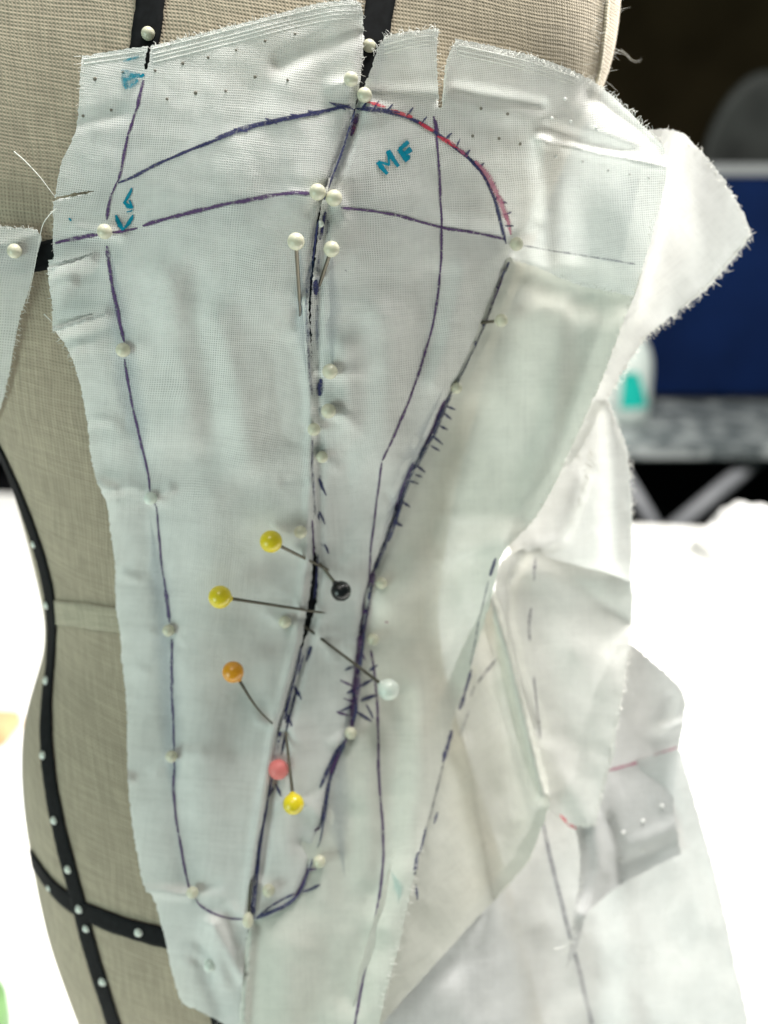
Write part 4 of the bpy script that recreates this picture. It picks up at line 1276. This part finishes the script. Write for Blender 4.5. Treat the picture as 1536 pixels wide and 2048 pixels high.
pin(1033, 488, 27, "ivory pin at the right end of the purple bust line beside the arc", hover=1.3)
pin(1003, 641, 26, "ivory pin with a short level shaft at the MF panel's fold", tip=(966, 645), hover=3.2, group=None)
pin(913, 776, 23, "pale ivory pin by the navy fold line, below the level shafted pin", hover=1.2)
pin(246, 700, 29, "ivory pin on the left pen line beside the lower cut tab")
pin(660, 743, 31, "uppermost of the four ivory pins clustered on the seam below the bust")
pin(657, 822, 30, "second from the top of the four ivory pins on the seam below the bust")
pin(628, 859, 26, "ivory pin left of the seam among the four below the bust")
pin(644, 914, 24, "lowest of the four ivory pins clustered on the seam below the bust")
pin(301, 997, 27, "greyish ivory pin with a dimple on the left pen line above waist height", 'pearl_white')
pin(601, 1064, 26, "ivory pin right above the upper yellow pin's shaft")
pin(570, 1244, 25, "ivory pin below the long shafted yellow pin")
pin(763, 1166, 23, "upper of two ivory pins beside the purple scribble on the side panel")
pin(746, 1279, 24, "lower of two ivory pins beside the purple scribble, above the big white pin")
pin(337, 1261, 24, "ivory pin on the left pen line level with the waist band")
pin(343, 1513, 24, "ivory pin on the left pen line level with the pink pin")
pin(701, 1466, 25, "ivory pin at the foot of the purple scribble")
pin(639, 1723, 25, "ivory pin on the right side of the pen loop near the bottom")
pin(537, 1781, 26, "ivory pin inside the pen loop at the bottom", hover=0.45)
pin(385, 1785, 24, "ivory pin at the bottom left corner of the pen loop")
pin(420, 1931, 25, "greyish ivory pin below the pen loop near the front panel's lower edge", 'pearl_white', hover=0.5)
pin(496, 1842, 27, "ivory pin with a drop shaped head at the lowest point of the pen loop", tip=(501, 1770), hover=2.0, group=None, drop=True)
pin(1194, 156, 11, "tiny ivory pin on the form's sunlit seam at the upper right")
pin(542, 1083, 44, "upper left yellow pin, its short shaft reaching the dark gap in the seam", 'yellow', tip=(624, 1124), hover=2.4, group="large yellow headed pins")
pin(440, 1194, 45, "leftmost yellow pin with a long level shaft", 'yellow', tip=(604, 1219), hover=3.0, group="large yellow headed pins")
pin(587, 1608, 41, "lowest yellow pin, head down below the pink pin with its shaft upward", 'yellow', tip=(572, 1468), hover=3.0, group="large yellow headed pins")
pin(682, 1182, 40, "black headed pin right of the dark gap in the seam", 'black', tip=(643, 1131), hover=2.2, group=None)
pin(466, 1344, 42, "orange headed pin with a bent shaft", 'orange', tip=(557, 1456), hover=2.6, group=None, bend=[(482, 1366), (496, 1390), (508, 1408), (522, 1426), (540, 1443), (558, 1457)])
pin(777, 1379, 42, "large pale white pin with a long slanting shaft across the purple scribble", 'pearl_white', tip=(626, 1265), hover=3.0, group=None)
pin(557, 1539, 40, "pink headed pin on the lower seam partly behind a yellow pin's shaft", 'pink', hover=0.8, group=None)
for x, y, dd, lab in ((70, 1088, 17, "topmost pin on the long left tape, at the form's waist outline"), (96, 1210, 18, "pin on the long left tape beside the pale waist band"),
                      (95, 1361, 19, "pin on the long left tape, the next below the waist band"), (88, 1510, 18, "pin on the long left tape at the widest part of the hip"),
                      (110, 1640, 18, "pin on the long left tape, midway between hip bulge and tape crossing"), (138, 1738, 18, "pin on the long left tape just above the tape crossing"),
                      (160, 1817, 19, "pin right in the crossing of the two tapes"), (174, 1856, 17, "pin just below the crossing of the two tapes"),
                      (100, 1775, 15, "pin on the hip tape left of the crossing"), (278, 1864, 19, "pin on the hip tape right of the crossing, by the muslin edge"),
                      (207, 1962, 19, "lowest pin on the long left tape near the bottom frame edge")):
    pin(x, y, dd, lab, 'pearl_white', hover=0.55, group="small pins holding the black tapes")

# ------------------------------------------------------------------ behind the form
bgm = {
    'table': simple('white_table', (0.86, 0.86, 0.83), 0.5, 0.3, var=0.02, nscale=4),
    'mottle': None,
    'blue': simple('blue_board', (0.004, 0.018, 0.085), 0.8, 0.15, var=0.25, nscale=5),
    'rail': simple('grey_rail', (0.42, 0.44, 0.45), 0.5, 0.3, var=0.05, nscale=10),
    'wall': simple('brown_wall', (0.075, 0.052, 0.026), 0.85, 0.1, var=0.5, nscale=1.6),
    'floor': simple('dark_floor', (0.012, 0.012, 0.013), 0.7, 0.2, var=0.3, nscale=5),
    'dark': simple('dark_side', (0.006, 0.006, 0.007), 0.8, 0.1),
    'strut': simple('grey_steel', (0.26, 0.27, 0.29), 0.45, 0.4, var=0.1, nscale=12),
    'chair': simple('grey_plastic', (0.10, 0.105, 0.10), 0.6, 0.3, var=0.3, nscale=9),
    'white': simple('white_cotton', (0.86, 0.86, 0.85), 0.9, 0.1, var=0.03, nscale=20),
    'bottle': simple('white_bottle', (0.72, 0.80, 0.76), 0.4, 0.4, var=0.03, nscale=20),
    'label': simple('teal_label', (0.01, 0.50, 0.42), 0.5, 0.3, var=0.1, nscale=30),
    'card': simple('tan_card', (0.50, 0.36, 0.20), 0.8, 0.1, var=0.1, nscale=30),
    'green': simple('green_plastic', (0.10, 0.20, 0.07), 0.5, 0.3, var=0.15, nscale=30),
    'paper': simple('white_paper', (0.80, 0.81, 0.84), 0.8, 0.1, var=0.02, nscale=10),
}
t = NT('mottled_top')
tc = t.n('ShaderNodeTexCoord').outputs['Object']
nz = t.noise(tc, 24, 4.0, 0.6)
b = t.n('ShaderNodeBsdfPrincipled'); b.inputs['Roughness'].default_value = 0.6
t.l(t.mixc(t.ramp(nz, 0.42, 0.62), (0.12, 0.14, 0.145), (0.42, 0.45, 0.45)), b.inputs[0])
t.l(b.outputs[0], t.out.inputs[0])
bgm['mottle'] = t.m


def slab(name, quad, z0, z1, mat, parent=None, bev=0.003, origin=None):
    bm = bmesh.new()
    lo = [bm.verts.new((p[0], p[1], z0)) for p in quad]
    hi = [bm.verts.new((p[0], p[1], z1)) for p in quad]
    bm.faces.new(lo[::-1]); bm.faces.new(hi)
    for i in range(4):
        bm.faces.new((lo[i], lo[(i + 1) % 4], hi[(i + 1) % 4], hi[i]))
    bmesh.ops.recalc_face_normals(bm, faces=bm.faces)
    if bev: bmesh.ops.bevel(bm, geom=bm.edges[:], offset=bev, segments=2, affect='EDGES')
    V = [tuple(v.co) for v in bm.verts]
    bm.verts.index_update()
    Fc = [tuple(v.index for v in f.verts) for f in bm.faces]
    bm.free()
    return mesh_obj(name, V, Fc, mat, parent, origin=origin, smooth=False)


def boxy(x0, x1, y0, y1): return [(x0, y0), (x1, y0), (x1, y1), (x0, y1)]


o = slab("floor", boxy(-4, 5, -2, 5), -0.76, -0.74, bgm['floor'], bev=0); tag(o, kind='structure', label="dark floor of the room")
o = slab("back_wall", boxy(-4, 5, 4.0, 4.1), -0.74, 2.4, bgm['wall'], bev=0); tag(o, kind='structure', label="dark brown wall far behind")

a, c = onz(0, 985), onz(1536, 1060)
sl = (c - a) / (c.x - a.x)
L0 = a + sl * (-1.3 - a.x); R0 = a + sl * (1.3 - a.x)
tb = empty("work_table", (0, 0.5, -0.74), "white table top glowing in the light under and behind the dress form", "table")
slab("table_top", [(-1.3, -0.1), (1.3, -0.1), (R0.x, R0.y), (L0.x, L0.y)], -0.03, 0.0, bgm['table'], tb)
for x, y in ((-1.2, 0.0), (1.2, 0.0), (-1.2, 1.2), (1.2, 1.0)):
    slab("leg", boxy(x - .025, x + .025, y - .025, y + .025), -0.74, -0.03, bgm['strut'], tb)

pl_, pr_ = onz(1240, 800), onz(1536, 800)
yb, yfnt = 1.86, 1.56
bt = empty("rear_bench", (0.4, 1.7, -0.74), "bench with a mottled grey top behind the white table, dark underneath", "bench")
slab("bench_top", boxy(-0.7, 1.6, yfnt, yb), -0.022, 0.0, bgm['mottle'], bt)
slab("back_panel", boxy(-0.7, 1.6, yb - .03, yb), -0.70, -0.024, bgm['dark'], bt)
for x in (-0.6, 1.5):
    slab("leg", boxy(x - .02, x + .02, yfnt + .03, yfnt + .07), -0.74, -0.024, bgm['dark'], bt)


def bar(name, p, q, r, mat, parent):
    V, Fc = [], []
    ax = (q - p).normalized(); u = ax.orthogonal().normalized(); v = ax.cross(u)
    for e in (p, q):
        for k in range(16):
            a_ = 2 * math.pi * k / 16
            V.append(e + u * math.cos(a_) * r + v * math.sin(a_) * r)
    for k in range(16): Fc.append((k, (k + 1) % 16, 16 + (k + 1) % 16, 16 + k))
    Fc.append(tuple(range(15, -1, -1))); Fc.append(tuple(range(16, 32)))
    return mesh_obj(name, V, Fc, mat, parent)


bar("strut", ony(1545, 892, 1.63), ony(1325, 1075, 1.50), 0.013, bgm['strut'], bt)
bar("strut", ony(1240, 940, 1.55), ony(1320, 1075, 1.50), 0.012, bgm['strut'], bt)

bp_ = empty("blue_divider", (0.5, 1.9, 0.0), "dark blue divider board with a pale grey top rail at the right", "divider")
zt = ony(1500, 352, 1.89).z
slab("board", boxy(-0.45, 1.6, 1.88, 1.90), 0.002, zt, bgm['blue'], bp_)
slab("top_rail", boxy(-0.46, 1.61, 1.872, 1.908), zt + 0.001, ony(1500, 328, 1.89).z, bgm['rail'], bp_)


def lathe(name, prof, c, mat, parent=None, n=40, squash=1.0, origin=None):
    V, Fc = [], []
    for r, z in prof:
        for k in range(n):
            a_ = 2 * math.pi * k / n
            V.append((c[0] + r * math.cos(a_), c[1] + r * math.sin(a_) * squash, c[2] + z))
    for i in range(len(prof) - 1):
        for k in range(n):
            k2 = (k + 1) % n
            Fc.append((i * n + k, i * n + k2, (i + 1) * n + k2, (i + 1) * n + k))
    Fc.append(tuple(range(n - 1, -1, -1)))
    m = (len(prof) - 1) * n
    Fc.append(tuple(range(m, m + n)))
    return mesh_obj(name, V, Fc, mat, parent, origin=origin)


bc = onz(1240, 838)
bo = empty("glue_bottle", bc, "white squeeze bottle with a teal label standing on the grey bench", "bottle")
lathe("bottle_body", [(.040, .0), (.046, .004), (.047, .05), (.0465, .085), (.044, .105), (.037, .125), (.024, .142), (.013, .150), (.012, .165)], bc, bgm['bottle'], bo)
lathe("cap", [(.014, .162), (.014, .178), (.008, .182), (.004, .21), (.0015, .212)], bc, bgm['white'], bo)
V, Fc = [], []
for i in range(9):
    z = .030 + .060 * i / 8
    for k in range(13):
        half = 1.15 - 0.075 * i
        a_ = -math.pi / 2 - 0.25 + (k / 12) * half * 0.95
        V.append((bc.x + .0478 * math.cos(a_), bc.y + .0478 * math.sin(a_), bc.z + z))
for i in range(8):
    for k in range(12): Fc.append((i * 13 + k, i * 13 + k + 1, i * 13 + 14 + k, i * 13 + 13 + k))
mesh_obj("label_sticker", V, Fc, bgm['label'], bo)


def lump(name, c, rx, ry, rz, mat, seed, label, cat, rough=0.35, group=None):
    bm = bmesh.new()
    bmesh.ops.create_icosphere(bm, subdivisions=5, radius=1)
    co = np.array([v.co[:] for v in bm.verts])
    n_ = waves(co[:, 0], co[:, 1] + co[:, 2] * 1.3, 1.1, seed) * rough + np.abs(waves(co[:, 0] + co[:, 2], co[:, 1] - co[:, 2], 0.55, seed + 1)) * rough * 0.9
    co = co * (1 + n_)[:, None]
    co[:, 2] = np.where(co[:, 2] < -0.15, -0.15 + (co[:, 2] + .15) * 0.05, co[:, 2])
    co[:, 2] -= co[:, 2].min()
    V = co * np.array([rx, ry, rz]) + np.array(c)
    Fc = [tuple(v.index for v in f.verts) for f in bm.faces]
    bm.free()
    o = mesh_obj(name, V, Fc, mat, origin=c)
    return tag(o, label, cat, group)


lump("cloth_scrap", onz(1500, 1108), 0.062, 0.05, 0.042, bgm['white'], 3, "crumpled white cloth lying at the right end of the white table", "cloth", rough=0.2, group="crumpled cloth on the table")
lump("cloth_scrap", onz(1275, 1262), 0.024, 0.02, 0.045, bgm['white'], 9, "small bunched white cloth just right of the folded muslin flap", "cloth", group="crumpled cloth on the table")
cc = ony(1500, 330, 2.25)
ch = empty("dim_chair", (cc.x, 2.25, -0.74), "dim grey rounded chair back rising behind the blue divider at the right", "chair")
V, Fc = [], []
for i in range(25):
    a_ = math.pi * i / 24
    for k in range(9):
        f = k / 8
        V.append((cc.x + 0.02 + math.cos(a_) * 0.115 * f ** 0.5, 2.25 + 0.03 * (1 - f), cc.z - 0.05 + math.sin(a_) * 0.225 * f))
for i in range(24):
    for k in range(8): Fc.append((i * 9 + k, i * 9 + k + 1, i * 9 + 10 + k, i * 9 + 9 + k))
ob = mesh_obj("backrest", V, Fc, bgm['chair'], ch)
md = ob.modifiers.new("thick", 'SOLIDIFY'); md.thickness = 0.02
slab("seat", boxy(cc.x - .2, cc.x + .2, 2.27, 2.65), -0.30, -0.26, bgm['chair'], ch)
for x, y in ((-.17, 2.3), (.17, 2.3), (-.17, 2.6), (.17, 2.6)):
    slab("leg", boxy(cc.x + x - .012, cc.x + x + .012, y - .012, y + .012), -0.74, -0.30, bgm['dark'], ch)
bar("back_post", Vector((cc.x, 2.27, -0.28)), Vector((cc.x, 2.265, cc.z)), 0.015, bgm['dark'], ch)

# things on the table at the left
q = [onz(-60, 1345), onz(45, 1320), onz(48, 1700), onz(-80, 1760)]
for k, (quad, z, lab) in enumerate((([(-160, 1400), (40, 1352), (70, 1620), (-140, 1760)], 0.0012, "white paper sheet on the table left of the form's hip"),
                                    ([(-150, 1850), (70, 1800), (150, 2150), (-100, 2300)], 0.0012, "lower white paper sheet on the table at the bottom left"))):
    pts = [onz(*p) for p in quad]
    o = slab("paper_sheet", [(p.x, p.y) for p in pts][::-1], 0.001, 0.003, bgm['paper'], bev=0)
    tag(o, lab, "paper")
p0 = onz(-14, 1500)
o = slab("card_scrap", [(p0.x - .06, p0.y - .02), (p0.x + .012, p0.y - .004), (p0.x + .016, p0.y + .03), (p0.x - .05, p0.y + .035)], 0.004, 0.020, bgm['card'], bev=0.003)
tag(o, "tan cardboard piece at the left frame edge, on the table", "card")
gp = onz(-92, 2085)
lathe("green_roll", [(.010, 0.0), (.026, .001), (.030, .006), (.030, .022), (.026, .027), (.012, .028), (.011, .024)], gp, bgm['green'])
o = bpy.data.objects["green_roll"]; tag(o, "small green roll on the table in the bottom left corner", "roll")
